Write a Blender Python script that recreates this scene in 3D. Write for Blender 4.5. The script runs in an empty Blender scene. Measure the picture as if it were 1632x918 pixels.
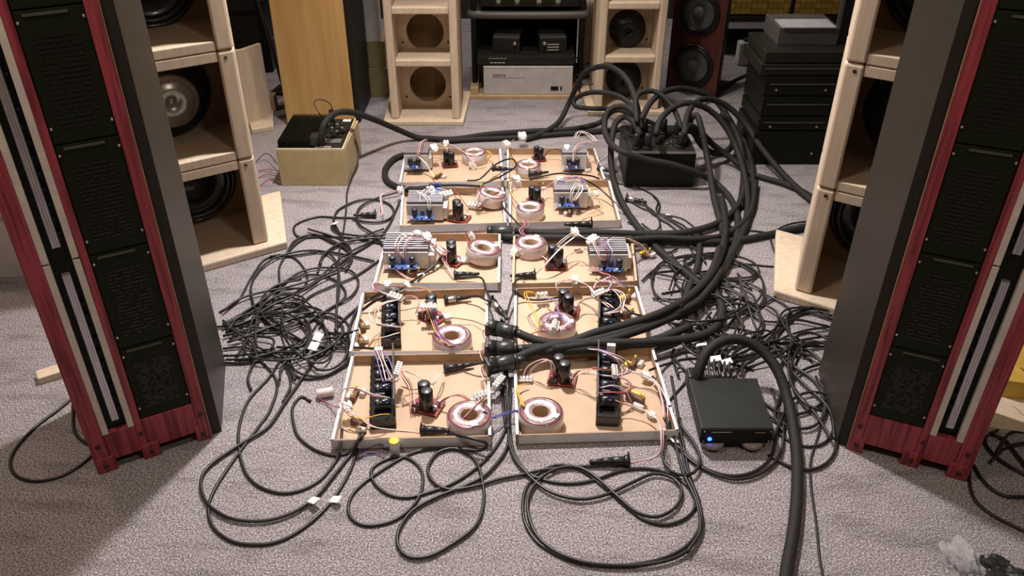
import bpy, bmesh, math, random
from mathutils import Vector, Matrix
random.seed(7)
R = math.radians
sc = bpy.context.scene
COL = sc.collection

# ---------------------------------------------------------------- camera
F_PX = 1317.0; PITCH = R(32.8); CAM_H = 1.5; CX = 810.0; CY = 459.0
cam_d = bpy.data.cameras.new('camera'); cam = bpy.data.objects.new('camera', cam_d); COL.objects.link(cam)
cam_d.sensor_width = 36.0; cam_d.lens = 36.0 * F_PX / 1632.0
cam_d.shift_x = (816.0 - CX) / 1632.0
cam.location = (0, 0, CAM_H); cam.rotation_euler = (R(90) - PITCH, 0, 0)
cam_d.clip_start = 0.05
sc.camera = cam

# ---------------------------------------------------------------- world, lamps, exposure
w = bpy.data.worlds.new('world'); sc.world = w; w.use_nodes = True
w.node_tree.nodes['Background'].inputs[0].default_value = (1.0, 0.86, 0.68, 1)
w.node_tree.nodes['Background'].inputs[1].default_value = 0.06
def area(name, loc, size, power, col, target=(0, 0, 0), spread=180):
    d = bpy.data.lights.new(name, 'AREA'); d.shape = 'DISK'; d.size = size; d.energy = power; d.color = col
    d.spread = R(spread)
    o = bpy.data.objects.new(name, d); COL.objects.link(o); o.location = loc
    o.rotation_euler = (Vector(target) - Vector(loc)).to_track_quat('-Z', 'Y').to_euler()
    return o
area('ceiling_spotlight', (-0.30, 2.75, 2.42), 0.16, 40, (1.0, 0.92, 0.90), (0.0, 2.2, 0), 110)
area('ceiling_lamp', (-0.9, 1.0, 2.42), 0.35, 14, (1.0, 0.82, 0.69), (-0.9, 1.2, 0))
area('ceiling_lamp', (1.0, 0.4, 2.42), 0.35, 12, (1.0, 0.82, 0.69), (0.9, 1.0, 0))
area('ceiling_lamp', (0.3, 3.6, 2.42), 0.35, 16, (1.0, 0.86, 0.70), (0.3, 4.3, 0))
area('ceiling_lamp', (-0.1, 5.25, 2.44), 0.5, 34, (1.0, 0.92, 0.90), (0.0, 3.4, 0))
area('ceiling_lamp', (-2.2, 3.0, 2.42), 0.35, 14, (1.0, 0.76, 0.55), (-1.6, 2.2, 0))
sc.view_settings.view_transform = 'Standard'; sc.view_settings.look = 'None'
sc.view_settings.gamma = 1.0; sc.view_settings.exposure = 0.0; sc.view_settings.use_curve_mapping = False

# ---------------------------------------------------------------- helpers
def P(u, v, z=0.0):
    """point of the room at height z seen at photograph position (u, v)"""
    dx = u - CX; dy = F_PX * math.cos(PITCH) - (v - CY) * math.sin(PITCH)
    dz = -(F_PX * math.sin(PITCH) + (v - CY) * math.cos(PITCH))
    t = (z - CAM_H) / dz
    return Vector((dx * t, dy * t, z))
def ZH(y, v):
    dy = F_PX * math.cos(PITCH) - (v - CY) * math.sin(PITCH)
    dz = -(F_PX * math.sin(PITCH) + (v - CY) * math.cos(PITCH))
    return CAM_H + dz * y / dy

MATS = {}
def mat(name, col, rough=0.6, metal=0.0, col2=None, scale=20.0, stretch=(1, 1, 1), bump=0.0, bscale=None,
        emit=None, alpha=None, trans=0.0, ior=1.45, ramp=(0.35, 0.65), spec=0.5, coat=0.0):
    m = bpy.data.materials.new(name); m.use_nodes = True; nt = m.node_tree; N = nt.nodes; L = nt.links
    b = N['Principled BSDF']
    b.inputs['Base Color'].default_value = (*col, 1); b.inputs['Roughness'].default_value = rough
    b.inputs['Metallic'].default_value = metal; b.inputs['IOR'].default_value = ior
    b.inputs['Specular IOR Level'].default_value = spec; b.inputs['Coat Weight'].default_value = coat
    b.inputs['Transmission Weight'].default_value = trans
    if alpha is not None: b.inputs['Alpha'].default_value = alpha
    if emit:
        b.inputs['Emission Color'].default_value = (*emit[0], 1); b.inputs['Emission Strength'].default_value = emit[1]
    if col2 is None: col2 = tuple(c * 0.86 for c in col)
    tc = N.new('ShaderNodeTexCoord'); mp = N.new('ShaderNodeMapping'); mp.inputs['Scale'].default_value = stretch
    L.new(tc.outputs['Object'], mp.inputs[0])
    no = N.new('ShaderNodeTexNoise'); no.inputs['Scale'].default_value = scale; no.inputs['Detail'].default_value = 5
    L.new(mp.outputs[0], no.inputs['Vector'])
    cr = N.new('ShaderNodeValToRGB'); cr.color_ramp.elements[0].position = ramp[0]; cr.color_ramp.elements[1].position = ramp[1]
    cr.color_ramp.elements[0].color = (*col2, 1); cr.color_ramp.elements[1].color = (*col, 1)
    L.new(no.outputs['Fac'], cr.inputs[0]); L.new(cr.outputs[0], b.inputs['Base Color'])
    if bump:
        bn = N.new('ShaderNodeTexNoise'); bn.inputs['Scale'].default_value = bscale or scale; bn.inputs['Detail'].default_value = 3
        L.new(mp.outputs[0], bn.inputs['Vector'])
        bu = N.new('ShaderNodeBump'); bu.inputs['Strength'].default_value = bump; bu.inputs['Distance'].default_value = 0.002
        L.new(bn.outputs['Fac'], bu.inputs['Height']); L.new(bu.outputs[0], b.inputs['Normal'])
    MATS[name] = m
    return m

def carpet_mat():
    m = bpy.data.materials.new('carpet'); m.use_nodes = True; nt = m.node_tree; N = nt.nodes; L = nt.links
    b = N['Principled BSDF']; b.inputs['Roughness'].default_value = 0.95; b.inputs['Specular IOR Level'].default_value = 0.15
    tc = N.new('ShaderNodeTexCoord')
    def noise(scale, det=3, rot=0, st=(1, 1, 1), rough=0.6):
        mp = N.new('ShaderNodeMapping'); mp.inputs['Scale'].default_value = st; mp.inputs['Rotation'].default_value = (0, 0, rot)
        L.new(tc.outputs['Object'], mp.inputs[0])
        n = N.new('ShaderNodeTexNoise'); n.inputs['Scale'].default_value = scale; n.inputs['Detail'].default_value = det
        n.inputs['Roughness'].default_value = rough; L.new(mp.outputs[0], n.inputs['Vector']); return n
    n1 = noise(235, 5, 0, (1, 1, 1), 0.85)
    r1 = N.new('ShaderNodeValToRGB'); e = r1.color_ramp.elements
    e[0].position = 0.40; e[0].color = (0.050, 0.044, 0.045, 1); e[1].position = 0.62; e[1].color = (0.86, 0.81, 0.83, 1)
    x = e.new(0.5); x.color = (0.285, 0.262, 0.268, 1)
    y_ = e.new(0.57); y_.color = (0.50, 0.46, 0.475, 1)
    L.new(n1.outputs['Fac'], r1.inputs[0])
    n2 = noise(5, 6, R(40), (1, 3.2, 1))
    r2 = N.new('ShaderNodeValToRGB'); e = r2.color_ramp.elements
    e[0].position = 0.36; e[0].color = (0.62, 0.60, 0.60, 1); e[1].position = 0.50; e[1].color = (1, 1, 1, 1)
    L.new(n2.outputs['Fac'], r2.inputs[0])
    mx = N.new('ShaderNodeMixRGB'); mx.blend_type = 'MULTIPLY'; mx.inputs[0].default_value = 0.7
    L.new(r1.outputs[0], mx.inputs[1]); L.new(r2.outputs[0], mx.inputs[2])
    L.new(mx.outputs[0], b.inputs['Base Color'])
    n3 = noise(260, 3); n4 = noise(9, 3, R(35), (1, 2.6, 1))
    ad = N.new('ShaderNodeMath'); ad.operation = 'MULTIPLY_ADD'; ad.inputs[1].default_value = 3.5
    L.new(n4.outputs['Fac'], ad.inputs[0]); L.new(n3.outputs['Fac'], ad.inputs[2])
    bu = N.new('ShaderNodeBump'); bu.inputs['Strength'].default_value = 0.45; bu.inputs['Distance'].default_value = 0.006
    L.new(ad.outputs[0], bu.inputs['Height']); L.new(bu.outputs[0], b.inputs['Normal'])
    MATS['carpet'] = m
carpet_mat()
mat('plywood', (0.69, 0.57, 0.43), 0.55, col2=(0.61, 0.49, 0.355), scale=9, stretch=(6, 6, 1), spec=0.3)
mat('plywood_shaded', (0.36, 0.24, 0.13), 0.7, col2=(0.28, 0.18, 0.09), scale=9, stretch=(6, 6, 1))  # darker copy of plywood, shade of the interiors put into the colour
mat('oak', (0.68, 0.43, 0.17), 0.45, col2=(0.54, 0.31, 0.11), scale=4, stretch=(9, 9, 0.5), ramp=(0.30, 0.72))
mat('red_wood', (0.37, 0.058, 0.072), 0.45, col2=(0.17, 0.020, 0.030), scale=9, stretch=(12, 12, 0.5), ramp=(0.36, 0.58), bump=0.3, bscale=60)
mat('cabinet_black', (0.020, 0.018, 0.014), 0.5, spec=0.3, bump=0.1, bscale=200)
mat('cabinet_side', (0.036, 0.030, 0.022), 0.42, bump=0.15, bscale=250)
mat('side_edge', (0.018, 0.014, 0.010), 0.6)
mat('panel_green', (0.008, 0.012, 0.003), 0.6, spec=0.25)
mat('panel_mesh', (0.010, 0.019, 0.013), 0.5)
mat('panel_line', (0.07, 0.075, 0.055), 0.6)
mat('cream', (0.68, 0.62, 0.53), 0.5)
mat('edge_ply', (0.50, 0.36, 0.2), 0.7)
mat('ribbon', (0.62, 0.60, 0.64), 0.32, 0.8, col2=(0.35, 0.33, 0.36), scale=60, stretch=(9, 9, 0.3), ramp=(0.3, 0.7))
mat('screw', (0.8, 0.78, 0.72), 0.3, 0.9)
mat('dark_screw', (0.05, 0.02, 0.02), 0.5)
mat('cardboard', (0.58, 0.425, 0.30), 0.75, col2=(0.53, 0.38, 0.26), scale=10, spec=0.25)
mat('card_white', (0.80, 0.78, 0.78), 0.6, spec=0.3)
mat('card_grey', (0.80, 0.77, 0.77), 0.6, spec=0.3)
mat('card_brown', (0.42, 0.29, 0.18), 0.75, spec=0.25)
mat('aluminium', (0.16, 0.15, 0.18), 0.5, 0.3)  # heatsink base, darkened to paint shade into the fin gaps
mat('aluminium_plate', (0.66, 0.63, 0.60), 0.5, 0.2)
mat('aluminium_fin', (0.93, 0.91, 0.98), 0.36, 0.65)  # fin tops painted bright as if lit; foot brackets share the colour
mat('fin_side_shaded', (0.20, 0.18, 0.24), 0.45, 0.4)  # same fins, sides painted dark to stand in for shade between them
mat('board_blue', (0.09, 0.18, 0.45), 0.4, col2=(0.06, 0.12, 0.34), scale=80)
mat('board_red', (0.30, 0.05, 0.04), 0.4, col2=(0.2, 0.03, 0.03), scale=80)
mat('cap_black', (0.012, 0.011, 0.013), 0.25, coat=0.3)
mat('cap_top', (0.10, 0.10, 0.11), 0.35, 0.5)
mat('cap_blue', (0.014, 0.016, 0.032), 0.18, coat=0.5)
mat('copper', (0.72, 0.42, 0.42), 0.3, 0.75, col2=(0.9, 0.72, 0.76), scale=60, ramp=(0.45, 0.6), bump=0.4, bscale=120)
mat('maroon', (0.20, 0.08, 0.09), 0.3, coat=0.5)
mat('wrap', (0.76, 0.70, 0.69), 0.3, coat=0.4, col2=(0.6, 0.53, 0.5), scale=12, stretch=(1, 1, 6))
mat('plastic_white', (0.85, 0.83, 0.80), 0.35)
mat('tape', (0.88, 0.87, 0.86), 0.5)
mat('plastic_yellow', (0.85, 0.68, 0.06), 0.4)
mat('cable', (0.016, 0.015, 0.015), 0.38, spec=0.6)
mat('cable_far', (0.020, 0.018, 0.017), 0.5)
mat('snake', (0.012, 0.0115, 0.011), 0.65, col2=(0.026, 0.025, 0.023), scale=300, bump=0.6, bscale=400, spec=0.35)
mat('plug_black', (0.018, 0.018, 0.018), 0.35)
mat('plug_grey', (0.035, 0.04, 0.04), 0.3)
mat('wire_white', (0.85, 0.76, 0.72), 0.4)
mat('wire_pink', (0.72, 0.34, 0.36), 0.4)
mat('wire_red', (0.40, 0.06, 0.05), 0.4)
mat('wire_yellow', (0.80, 0.50, 0.06), 0.4)
mat('wire_blue', (0.10, 0.12, 0.42), 0.4)
mat('wire_purple', (0.32, 0.22, 0.45), 0.4)
mat('wire_brown', (0.16, 0.07, 0.05), 0.5)
mat('tan_box', (0.52, 0.42, 0.22), 0.55)
mat('tan_box_edge', (0.75, 0.64, 0.42), 0.5)
mat('gear_black', (0.016, 0.016, 0.012), 0.5, spec=0.3)
mat('gear_dark', (0.007, 0.008, 0.005), 0.45, spec=0.25)
mat('gear_grey', (0.10, 0.095, 0.09), 0.45, 0.2)
mat('unit_top', (0.018, 0.021, 0.021), 0.42)
mat('amp_silver', (0.60, 0.57, 0.54), 0.40, 0.3)
mat('amp_edge', (0.9, 0.88, 0.84), 0.3, 0.4)
mat('silver_box', (0.50, 0.50, 0.53), 0.45, 0.2)
mat('cone', (0.075, 0.085, 0.080), 0.5)
mat('rubber', (0.010, 0.011, 0.010), 0.35)
mat('gloss_rubber', (0.014, 0.015, 0.013), 0.28, coat=0.3)
mat('magnet_silver', (0.50, 0.48, 0.44), 0.3, 0.8)
mat('brass', (0.70, 0.55, 0.25), 0.35, 0.8)
mat('dark_red_wood', (0.10, 0.028, 0.022), 0.4, col2=(0.06, 0.018, 0.014), scale=8, stretch=(6, 6, 0.6))
mat('yellow_card', (0.62, 0.40, 0.07), 0.6)
mat('box_white', (0.55, 0.52, 0.50), 0.7)
mat('box_tan', (0.28, 0.22, 0.10), 0.7)
mat('paper_sleeve', (0.42, 0.36, 0.27), 0.7, col2=(0.14, 0.11, 0.08), scale=4, stretch=(1, 1, 0.3))
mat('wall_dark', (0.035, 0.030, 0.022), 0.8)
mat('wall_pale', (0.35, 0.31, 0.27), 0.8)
mat('ceiling_white', (0.45, 0.42, 0.37), 0.9)
mat('wicker', (0.42, 0.27, 0.05), 0.6)
mat('plastic_film', (0.75, 0.75, 0.78), 0.12, alpha=0.35, coat=0.8, bump=0.5, bscale=25)
mat('dark_plastic', (0.035, 0.037, 0.037), 0.3, bump=0.5, bscale=30)
mat('lamp_blue', (0.02, 0.04, 0.6), 0.4, emit=((0.01, 0.06, 1.0), 14.0))
mat('foot_clear', (0.32, 0.29, 0.27), 0.2, coat=0.6)
mat('white_cabinet', (0.62, 0.57, 0.53), 0.6)
mat('lettering_dark', (0.05, 0.04, 0.04), 0.5)
mat('lettering_light', (0.40, 0.38, 0.35), 0.5)

class MB:
    def __init__(self): self.v = []; self.f = []; self.mi = []; self.sm = []; self.M = Matrix.Identity(4); self.cur = 0
    def add(self, vs, fs, smooth=False):
        n = len(self.v); self.v += [self.M @ Vector(p) for p in vs]
        for f in fs: self.f.append([i + n for i in f]); self.mi.append(self.cur); self.sm.append(smooth)
        return self
    def box(self, x0, x1, y0, y1, z0, z1):
        return self.add([(x0, y0, z0), (x1, y0, z0), (x1, y1, z0), (x0, y1, z0), (x0, y0, z1), (x1, y0, z1), (x1, y1, z1), (x0, y1, z1)],
            [(0, 3, 2, 1), (4, 5, 6, 7), (0, 1, 5, 4), (1, 2, 6, 5), (2, 3, 7, 6), (3, 0, 4, 7)])
    def cbox(self, c, s):
        return self.box(c[0]-s[0]/2, c[0]+s[0]/2, c[1]-s[1]/2, c[1]+s[1]/2, c[2]-s[2]/2, c[2]+s[2]/2)
    def prism(self, poly, z0, z1):
        n = len(poly)
        vs = [(p[0], p[1], z0) for p in poly] + [(p[0], p[1], z1) for p in poly]
        fs = [list(range(n))[::-1], list(range(n, 2*n))] + [(i, (i+1) % n, n+(i+1) % n, n+i) for i in range(n)]
        return self.add(vs, fs)
    def prism_y(self, poly, y0, y1):      # poly in (x, z)
        n = len(poly)
        vs = [(p[0], y0, p[1]) for p in poly] + [(p[0], y1, p[1]) for p in poly]
        fs = [list(range(n)), list(range(n, 2*n))[::-1]] + [((i+1) % n, i, n+i, n+(i+1) % n) for i in range(n)]
        return self.add(vs, fs)
    def lathe(self, prof, n=24, c=(0, 0, 0), axis='z', closed=False, mod=None):
        vs = []
        for (r, h) in prof:
            for k in range(n):
                a = 2 * math.pi * k / n; rr = r * (mod(a, r, h) if mod else 1)
                x, y = rr * math.cos(a), rr * math.sin(a)
                p = (x, y, h) if axis == 'z' else ((x, h, y) if axis == 'y' else (h, x, y))
                vs.append((p[0]+c[0], p[1]+c[1], p[2]+c[2]))
        fs = []; m = len(prof)
        for j in range(m if closed else m - 1):
            for k in range(n):
                a = j*n+k; b = j*n+(k+1) % n; c2 = ((j+1) % m)*n+(k+1) % n; d = ((j+1) % m)*n+k
                fs.append((a, b, c2, d))
        self.add(vs, fs, True)
        return self
    def cyl(self, c, r, h, n=16, axis='z', r2=None):
        r2 = r if r2 is None else r2; e = min(r, h) * 0.12
        return self.lathe([(0.0001, 0), (r - e, 0), (r, e), (r2, h - e), (r2 - e, h), (0.0001, h)], n, c, axis)
    def tube(self, pts, r, n=8):
        pts = [Vector(p) for p in pts]
        if len(pts) < 2: return self
        vs = []; t0 = (pts[1]-pts[0]).normalized(); up = Vector((0, 0, 1))
        if abs(t0.dot(up)) > 0.9: up = Vector((0, 1, 0))
        nrm = (up - t0 * up.dot(t0)).normalized(); m = len(pts)
        for i, p in enumerate(pts):
            t = (pts[min(i+1, m-1)] - pts[max(i-1, 0)])
            t = t.normalized() if t.length > 1e-9 else t0
            nrm = nrm - t * nrm.dot(t)
            nrm = nrm.normalized() if nrm.length > 1e-6 else t.orthogonal().normalized()
            bn = t.cross(nrm); rr = r[i] if isinstance(r, (list, tuple)) else r
            for k in range(n):
                a = 2*math.pi*k/n; vs.append(p + nrm * (rr*math.cos(a)) + bn * (rr*math.sin(a)))
        fs = [(i*n+k, i*n+(k+1) % n, (i+1)*n+(k+1) % n, (i+1)*n+k) for i in range(m-1) for k in range(n)]
        fs += [list(range(n))[::-1], [(m-1)*n+k for k in range(n)]]
        return self.add(vs, fs, True)
    def plate_hole(self, x0, x1, z0, z1, cx, cz, r, y0, y1, n=32):
        """vertical plate in xz with a round hole"""
        out = []; inn = []
        for k in range(n):
            a = 2*math.pi*(k+0.5)/n; c, s = math.cos(a), math.sin(a)
            tx = ((x1-cx)/c if c > 0 else (x0-cx)/c) if abs(c) > 1e-6 else 1e9
            tz = ((z1-cz)/s if s > 0 else (z0-cz)/s) if abs(s) > 1e-6 else 1e9
            t = min(tx, tz); out.append([cx+c*t, cz+s*t]); inn.append((cx+c*r, cz+s*r))
        for X in (x0, x1):
            for Zc in (z0, z1):
                j = min(range(n), key=lambda q: (out[q][0]-X)**2 + (out[q][1]-Zc)**2); out[j] = [X, Zc]
        vs = [(p[0], y0, p[1]) for p in out] + [(p[0], y0, p[1]) for p in inn] + [(p[0], y1, p[1]) for p in out] + [(p[0], y1, p[1]) for p in inn]
        fs = []
        for k in range(n):
            q = (k+1) % n
            fs += [(k, q, n+q, n+k), (2*n+k, 3*n+k, 3*n+q, 2*n+q), (k, 2*n+k, 2*n+q, q), (n+k, n+q, 3*n+q, 3*n+k)]
        return self.add(vs, fs)
    def build(self, name, ms, parent=None, bevel=0.0, origin=None, seg=2, label=None):
        if not isinstance(ms, (list, tuple)): ms = [ms]
        me = bpy.data.meshes.new(name)
        o0 = Vector(origin) if origin is not None else Vector((0, 0, 0))
        me.from_pydata([p - o0 for p in self.v], [], self.f)
        for q in ms: me.materials.append(MATS[q])
        me.polygons.foreach_set('material_index', self.mi); me.polygons.foreach_set('use_smooth', self.sm)
        bm = bmesh.new(); bm.from_mesh(me); bmesh.ops.recalc_face_normals(bm, faces=bm.faces); bm.to_mesh(me); bm.free()
        o = bpy.data.objects.new(name, me); COL.objects.link(o); o.location = o0
        if parent is not None: o.parent = parent
        if bevel:
            md = o.modifiers.new('bevel', 'BEVEL'); md.width = bevel; md.segments = seg; md.limit_method = 'ANGLE'; md.angle_limit = R(40)
        if label: o['label'] = label
        return o

def tag(o, label, cat, group=None, kind=None):
    o['label'] = label; o['category'] = cat
    if group: o['group'] = group
    if kind: o['kind'] = kind
    return o
def thing(name, loc, rz, label, cat, group=None, rx=0, ry=0):
    o = bpy.data.objects.new(name, None); COL.objects.link(o); o.location = loc; o.rotation_euler = (rx, ry, rz)
    o.empty_display_size = 0.05
    return tag(o, label, cat, group)
def local(o, p):
    """world point -> the frame of a top-level thing"""
    M = Matrix.Translation(o.location) @ o.rotation_euler.to_matrix().to_4x4()
    return M.inverted() @ Vector(p)
def struct(o): o['kind'] = 'structure'; return o

def spline(pts, step=0.012, closed=False):
    pts = [Vector(p) for p in pts]
    if len(pts) == 2:
        n = max(2, int((pts[1]-pts[0]).length/step)); return [pts[0].lerp(pts[1], i/n) for i in range(n+1)]
    q = [pts[0]*2-pts[1]] + pts + [pts[-1]*2-pts[-2]]; out = []
    for i in range(1, len(q)-2):
        p0, p1, p2, p3 = q[i-1], q[i], q[i+1], q[i+2]
        n = max(2, min(60, int((p2-p1).length/step)))
        for k in range(n):
            t = k/n; t2 = t*t; t3 = t2*t
            out.append(0.5*((2*p1)+(p2-p0)*t+(2*p0-5*p1+4*p2-p3)*t2+(3*p1-p0-3*p2+p3)*t3))
    out.append(pts[-1]); return out
def px(pts, r, dz=0.0):
    return [P(p[0], p[1], ZH(p[3], p[1])) if len(p) == 4 else P(p[0], p[1], (p[2] if len(p) > 2 else r + dz)) for p in pts]

def tape_flag(o, pts, t, r, sz=0.026):
    i = max(1, min(len(pts)-2, int(t*(len(pts)-1)))); p = pts[i]; d = (pts[i+1]-pts[i-1]).normalized(); s = d.cross(Vector((0, 0, 1))).normalized()
    o0 = o.location
    m = MB(); a = r*1.25
    m.tube([p-d*sz*0.4-o0, p+d*sz*0.4-o0], a, 8)
    q = [p-d*sz*0.4+Vector((0, 0, a)), p+d*sz*0.4+Vector((0, 0, a)), p+d*sz*0.4+s*sz*0.9+Vector((0, 0, a+0.010)), p-d*sz*0.4+s*sz*0.9+Vector((0, 0, a+0.007))]
    q = [x-o0 for x in q]; m.add(q + [x+Vector((0, 0, 0.0008)) for x in q], [(3, 2, 1, 0), (4, 5, 6, 7), (0, 1, 5, 4), (1, 2, 6, 5), (2, 3, 7, 6), (3, 0, 4, 7)])
    return m.build('tape_flag', 'tape', o, label='white tape flag')
def cable(pts, r, label, name='cable', m='cable', cat='cable', group=None, tags=(), world=False, dz=0.0, step=0.014, n=8):
    w_ = pts if world else px(pts, r, dz)
    s = spline(w_, step)
    for p in s: p.z = max(p.z, r*0.95)
    mb = MB().tube(s, r, n); o = mb.build(name, m, None, origin=s[0]); tag(o, label, cat, group)
    for t in tags: tape_flag(o, s, t, r)
    return o, s

# ---------------------------------------------------------------- the room
def plane_box(name, m, x0, x1, y0, y1, z0, z1):
    return struct(MB().box(x0, x1, y0, y1, z0, z1).build(name, m))
plane_box('floor', 'carpet', -3.4, 3.4, -1.2, 5.7, -0.05, 0)
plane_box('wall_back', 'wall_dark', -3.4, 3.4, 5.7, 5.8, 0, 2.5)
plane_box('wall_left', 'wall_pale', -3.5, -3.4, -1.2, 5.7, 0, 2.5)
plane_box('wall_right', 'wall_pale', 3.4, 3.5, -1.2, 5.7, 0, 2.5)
plane_box('wall_front', 'wall_pale', -3.4, 3.4, -1.3, -1.2, 0, 2.5)
plane_box('ceiling', 'ceiling_white', -3.5, 3.5, -1.3, 5.8, 2.5, 2.6)

# ---------------------------------------------------------------- the two tall ribbon speakers
def ribbon_tower(outer, inner, s, label):
    outer = Vector((*outer, 0)); inner = Vector((*inner, 0)); d = inner - outer; W = d.length
    ang = math.atan2(d.y, d.x) if s > 0 else math.atan2(-d.y, -d.x)
    t = thing('tower_speaker', outer, ang, label, 'speaker', 'pair of tall ribbon speakers')
    X = lambda f: s * f * W
    def bx(m, f0, f1, y0, y1, z0, z1):
        a, b = sorted((X(f0), X(f1))); m.box(a, b, y0, y1, z0, z1)
    H = 1.95; zt = 0.112; zp = 0.122
    # red stiles and the bottom rail with its feet
    for f0, f1 in ((0.0, 0.136), (0.40, 0.462), (0.905, 1.0)):
        m = MB(); bx(m, f0, f1, 0, 0.028, 0.03, H); m.build('stile', 'red_wood', t, 0.003)
    m = MB(); bx(m, 0.136, 0.40, 0.003, 0.026, 0.03, zt); m.build('bottom_rail', 'red_wood', t, 0.002)
    m = MB(); bx(m, 0.462, 0.905, 0.003, 0.026, 0.03, zp); m.build('bottom_rail', 'red_wood', t, 0.002)
    for f0, f1 in ((0.0, 0.17), (0.395, 0.55), (0.87, 1.0)):
        m = MB(); bx(m, f0, f1, -0.0015, 0.05, 0.0, 0.046); fo = m.build('foot', 'red_wood', t, 0.003)
        m = MB(); m.cyl((X((f0+f1)/2), -0.005, 0.022), 0.006, 0.006, 12, 'y'); m.build('bolt', 'dark_screw', fo)
    for f in (0.07, 0.43, 0.95):
        m = MB(); m.cyl((X(f), -0.003, 0.085), 0.006, 0.006, 12, 'y'); m.build('bolt', 'dark_screw', t)
    m = MB(); bx(m, 1.0, 1.008, 0.004, 0.034, 0.0, H); m.build('veneer_edge', 'edge_ply', t)
    # ribbon column
    m = MB(); bx(m, 0.136, 0.40, 0.020, 0.034, zt, H); m.build('ribbon_backing', 'gear_dark', t)
    zs = [(zt, 0.592), (0.595, 1.19), (1.193, H)]
    for z0, z1 in zs:
        for f0, f1 in ((0.136, 0.188), (0.348, 0.40)):
            m = MB(); bx(m, f0, f1, 0.002, 0.02, z0, z1-0.002); m.build('cream_strip', 'cream', t, 0.001)
        m = MB()
        bx(m, 0.24, 0.30, 0.008, 0.020, z0+0.03, z1-0.035)
        r_ = m.build('ribbon_element', 'ribbon', t)
        for q in range(3):
            m = MB(); f = 0.250+q*0.018; bx(m, f, f+0.006, 0.005, 0.009, z0+0.032, z1-0.037); m.build('ribbon_wire', 'screw', r_)
        m = MB(); zz = z0+0.06
        while zz < z1-0.06:
            m.cyl((X(0.315 + 0.006*math.sin(zz*90)), 0.008, zz), 0.0035, 0.010, 8, 'y'); zz += 0.034
        g = m.build('glue_dots', 'gear_dark', t); g['kind'] = 'stuff'
    # dark perforated driver panels
    m = MB(); bx(m, 0.462, 0.905, 0.012, 0.03, zp, H); m.build('panel_backing', 'panel_green', t)
    edges = [zp, 0.336, 0.590, 0.845, 1.108, 1.36, 1.62, H]
    for i in range(len(edges)-1):
        z0, z1 = edges[i], edges[i+1]
        m = MB(); bx(m, 0.47, 0.90, 0.006, 0.014, z0+0.002, z1-0.002)
        p_ = m.build('driver_panel', 'panel_green', t, 0.001)
        m = MB()
        cols, rows = 17, 19
        for a in range(cols):
            for b in range(rows):
                f = 0.545 + 0.28*a/(cols-1); zz = z0+0.035 + (z1-z0-0.085)*b/(rows-1)
                if random.random() < 0.28: continue
                x = X(f); m.box(x-0.0022, x+0.0022, 0.0045, 0.0062, zz-0.003, zz+0.003)
        g = m.build('perforation', 'rubber', p_); g['kind'] = 'stuff'
        m = MB(); bx(m, 0.52, 0.80 if s > 0 else 0.80, 0.003, 0.0062, z1-0.012, z1-0.007); m.build('panel_slot', 'panel_line', p_)
        for f in (0.482, 0.888):
            for zz in (z0+0.035, z1-0.022):
                m = MB(); m.cyl((X(f), 0.002, zz), 0.0026, 0.006, 10, 'y'); m.build('screw', 'screw', p_)
    # the black cabinet behind
    poly = [(X(0), 0.034), (X(1.0), 0.034), (X(1.0), 0.012), (X(1.10), 0.012), (X(1.38), 0.295), (X(-0.1), 0.295)]
    m = MB(); m.prism(poly, 0.0, H-0.02); m.build('cabinet', 'cabinet_side', t, 0.001)
    m = MB(); m.prism([(X(1.008), 0.0105), (X(1.095), 0.0105), (X(1.095), 0.0125), (X(1.008), 0.0125)], 0, H-0.02); m.build('cabinet_edge', 'side_edge', t)
    m = MB(); bx(m, 0.0, 1.0, 0.0, 0.03, H, H+0.03); m.build('top_rail', 'red_wood', t, 0.002)
    return t
ribbon_tower((-1.016, 1.471), (-0.775, 1.606), 1, 'tall ribbon speaker with red-stained frame standing left of the trays')
ribbon_tower((1.125, 1.448), (0.871, 1.562), -1, 'tall ribbon speaker with red-stained frame standing right of the trays')

# ---------------------------------------------------------------- drivers
def woofer_back(name, parent, c, r, silver, ax=-1):
    """driver seen from its magnet side, pointing -y"""
    m = MB(); prof = [(r, 0), (r, -0.015), (r*0.97, -0.03), (r*0.84, -0.066), (r*0.60, -0.082), (0.0001, -0.082)]
    m.lathe(prof, 32, c, 'y'); o = m.build(name, 'rubber', parent)
    m = MB(); mr = r*(0.56 if silver else 0.74)
    m.lathe([(mr, -0.07), (mr, -0.12), (mr*0.97, -0.126), (mr*0.62, -0.126), (mr*0.56, -0.133), (mr*0.30, -0.130), (mr*0.27, -0.128), (mr*0.16, -0.127), (mr*0.15, -0.11), (0.0001, -0.11)], 32, c, 'y')
    m.build('magnet', 'magnet_silver' if silver else 'rubber', o)
    if silver:
        m = MB()
        for k in range(40):
            a = R(-80 + k*5.6)
            if k % 7 in (2, ): continue
            x = c[0]+math.sin(a)*mr*0.8; z = c[2]+math.cos(a)*mr*0.8
            m.box(x-0.0016, x+0.0016, c[1]-0.1268, c[1]-0.1255, z-0.002, z+0.002)
        m.build('ring_lettering', 'lettering_dark', o)
    return o

def woofer_front(name, parent, c, r):
    m = MB(); m.lathe([(r, 0), (r, -0.012), (r*0.93, -0.020), (r*0.90, -0.014)], 40, c, 'y'); o = m.build(name, 'gloss_rubber', parent)
    m = MB(); m.lathe([(r*0.90, -0.014), (r*0.84, -0.030), (r*0.77, -0.026), (r*0.73, -0.010)], 40, c, 'y'); m.build('surround', 'gloss_rubber', o)
    m = MB(); m.lathe([(r*0.73, -0.010), (r*0.46, 0.012), (r*0.44, 0.0), (r*0.40, -0.022), (r*0.25, -0.040), (0.0001, -0.046)], 40, c, 'y'); m.build('cone', 'gloss_rubber', o)
    return o

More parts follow.
